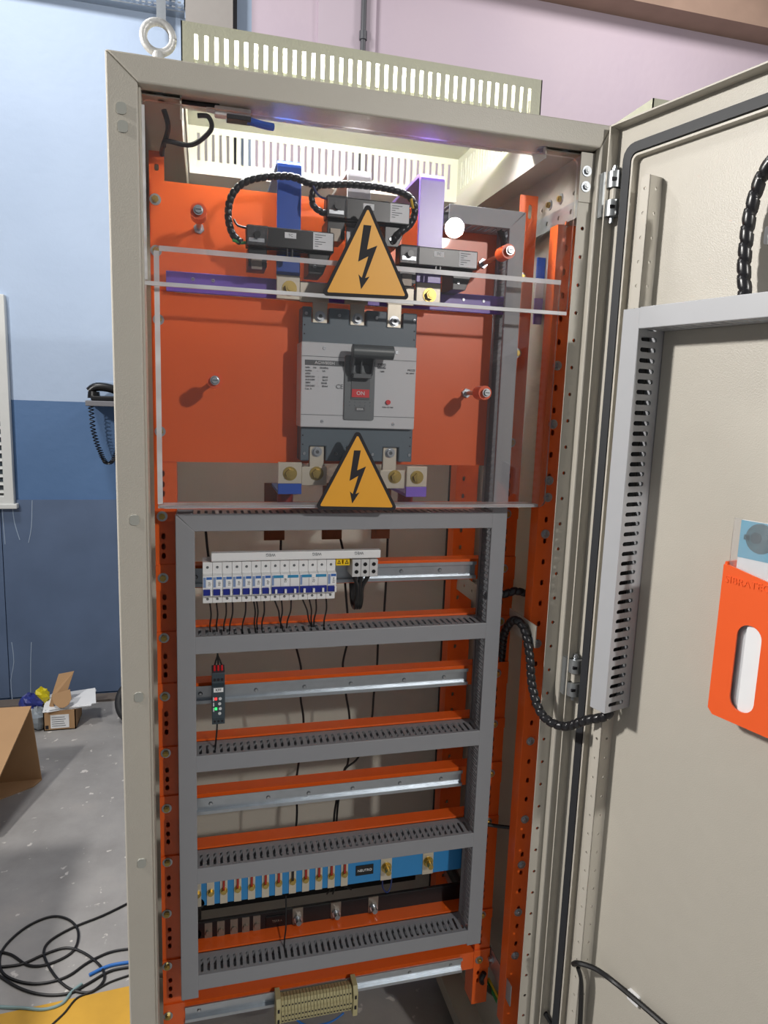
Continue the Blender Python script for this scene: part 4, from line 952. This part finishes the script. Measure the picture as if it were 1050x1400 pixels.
g = G().prism([(-.042, 0), (.042, 0), (.040, -.045), (.022, -.070), (0, -.078), (-.022, -.070), (-.040, -.045)], 0, .005, 'y')
g.xf(Matrix.Translation(PY(83, 946, 2.33)) @ Matrix.Rotation(-.5, 4, 'X') @ Matrix.Rotation(-.25, 4, 'Y')).build('tongue', CARD, bx)
G().box(-.598, -.515, 2.3085, 2.310, .012, .080).build('shipping_label', WHITEP, bx)
for i in range(5): G().box(-.592, -.53-.004*(i % 3), 2.308, 2.3086, .022+i*.011, .025+i*.011).build('print_line', INK, bx)
G().box(-.622, -.608, 2.3085, 2.31, .01, .028).build('print_mark', INKB, bx)
pa = thing('paper_stack', 'loose white papers lying on the small open cardboard box', 'paper', (-.54, 2.4, .10))
for i, (a_, dz) in enumerate(((.10, 0), (.22, .004), (.0, .008), (.16, .012))):
    g = G().box(-.105, .105, -.085, .085, 0, .003); g.xf(Matrix.Translation((-.535+.008*i, 2.40, .104+dz)) @ Matrix.Rotation(a_, 4, 'Z') @ Matrix.Rotation(.05, 4, 'X') @ Matrix.Rotation(-.03, 4, 'Y')); g.build('sheet', WHITEP, pa)
# bag
bg_ = thing('crumpled_bag', 'crumpled blue and yellow bag beside the small carton', 'bag', (-.69, 2.4, 0))
def blob(c, rx, ry, rz, material, name, seed):
    rn = random.Random(seed); g = G(); nu, nv = 14, 8; vs = []
    for j in range(nv+1):
        for i in range(nu):
            th_ = PI*j/nv; ph_ = 2*PI*i/nu; k = .78+.35*rn.random()
            vs.append((c[0]+rx*k*math.sin(th_)*math.cos(ph_), c[1]+ry*k*math.sin(th_)*math.sin(ph_), max(.001, c[2]+rz*k*math.cos(th_))))
    fs = [(j*nu+i, j*nu+(i+1) % nu, (j+1)*nu+(i+1) % nu, (j+1)*nu+i) for j in range(nv) for i in range(nu)]
    g._add(vs, fs); return g.build(name, material, bg_)
blob((-.665, 2.36, .05), .06, .06, .055, mat('grey_foil_bag', '8f979d', .35, .2, var=.3, vscale=30), 'foil', 3)
blob((-.70, 2.40, .11), .055, .05, .05, mat('bag_navy', '2f3a86', .4, var=.3, vscale=30), 'blue_wrap', 5)
blob((-.655, 2.42, .135), .035, .03, .045, mat('bag_yellow', 'd8c81e', .4, var=.2, vscale=30), 'yellow_wrap', 8)
# coiled hose
ho = [(-.20+.09*math.cos(t), 2.36+.05*math.sin(t), .10+.085*math.sin(t)) for t in [2*PI*i/30 for i in range(31)]]
tag(G().tube(ho, .022, n=10, k=1).build('rubber_hose', BLACKR, sm=True), 'loop of thick black rubber hose standing on the floor by the blue board', 'hose')
# big open carton at the left edge
lc = thing('carton', 'large open cardboard carton with slanted flap at the left edge', 'box', (-.95, 1.8, 0))
A_ = PY(38, 976, 1.80); B2 = PZ(57, 1066, 0.002)
yb_ = B2.y
back = [(A_.x, A_.z), (B2.x, .0), (-1.35, .0), (-1.35, A_.z+.01)]
G().prism(back, yb_, yb_+.006, 'y').build('back_wall', CARD, lc)
G().prism([(-1.35, yb_-.6), (B2.x-.02, yb_-.05), (B2.x, yb_), (-1.35, yb_)], 0, .006, 'z').build('bottom', CARD, lc)
G().box(-1.356, -1.35, yb_-.6, yb_+.006, 0, A_.z).build('side_wall', CARD, lc)
C2 = PY(0, 1062, yb_-.30); dirv = (C2-A_)
D2 = A_+dirv*1.6; E2 = Vector((-1.35, D2.y, D2.z)); F2 = Vector((-1.35, A_.y, A_.z+.01))
fl = [A_+Vector((0, .06, 0)), D2, E2, F2+Vector((0, .06, 0))]; n = 4; off = Vector((0, 0, .007))
g = G(); g._add(fl+[q+off for q in fl], [tuple(range(n)), tuple(range(2*n-1, n-1, -1))]+[(i, (i+1) % n, n+(i+1) % n, n+i) for i in range(n)]); g.build('top_flap', CARD, lc)
# workbench out of frame whose shadow lies on the floor
wb = thing('workbench', 'workbench just left of the view whose shadow falls on the floor', 'workbench', (-1.13, .65, 0))
G().box(-1.55, -.72, .37, .94, .76, .80).build('top', CARD, wb); G().box(-1.53, -.74, .39, .92, .06, .76).build('carcass', GREYCOL, wb)
for x in (-1.49, -.78):
    for y in (.43, .88): G().box(x-.03, x+.03, y-.03, y+.03, 0, .06).build('foot', BLACK, wb)
# floor cables
def fc(pts, r, label, material=CABLE, z=None, group=None, name='floor_cable'):
    r_ = r; tag(G().tube([PZ(a_, b2, r_+(h if len(q) > 2 else 0)) for q in pts for a_, b2, h in [(q[0], q[1], q[2] if len(q) > 2 else 0)]], r, n=8).build(name, material, sm=True), label, 'cable', group)
fc([(175, 1235), (140, 1252), (100, 1268), (70, 1285), (60, 1300), (65, 1318), (80, 1340), (100, 1354), (125, 1356), (142, 1340), (138, 1322), (115, 1303), (90, 1296), (60, 1305), (30, 1318), (0, 1322)], .0037, 'black floor cable with a wide loop nearest the cabinet')
fc([(178, 1297), (150, 1302), (120, 1316), (90, 1336), (50, 1345), (15, 1338), (0, 1322), (5, 1296), (35, 1268), (70, 1253), (95, 1258), (107, 1275), (100, 1300), (70, 1317), (40, 1320), (15, 1305), (-10, 1300)], .0037, 'black floor cable with the large oval loop on the left', )
fc([(178, 1322), (150, 1328), (120, 1345), (95, 1358), (60, 1360), (25, 1350), (-10, 1328)], .0037, 'black floor cable running close to the yellow stripe')
fc([(178, 1333), (150, 1343), (128, 1355), (105, 1365), (88, 1385), (70, 1402)], .0028, 'thin black floor cable crossing the yellow stripe')
fc([(180, 1315), (155, 1319), (140, 1324), (122, 1333)], .0045, 'bright blue cable end lying on the floor cables', BLUEW, name='blue_cable')
fc([(112, 1345), (98, 1356), (85, 1372), (60, 1380), (30, 1378), (-10, 1376)], .004, 'pale grey-green cable crossing the yellow stripe', GREYW, name='grey_cable')
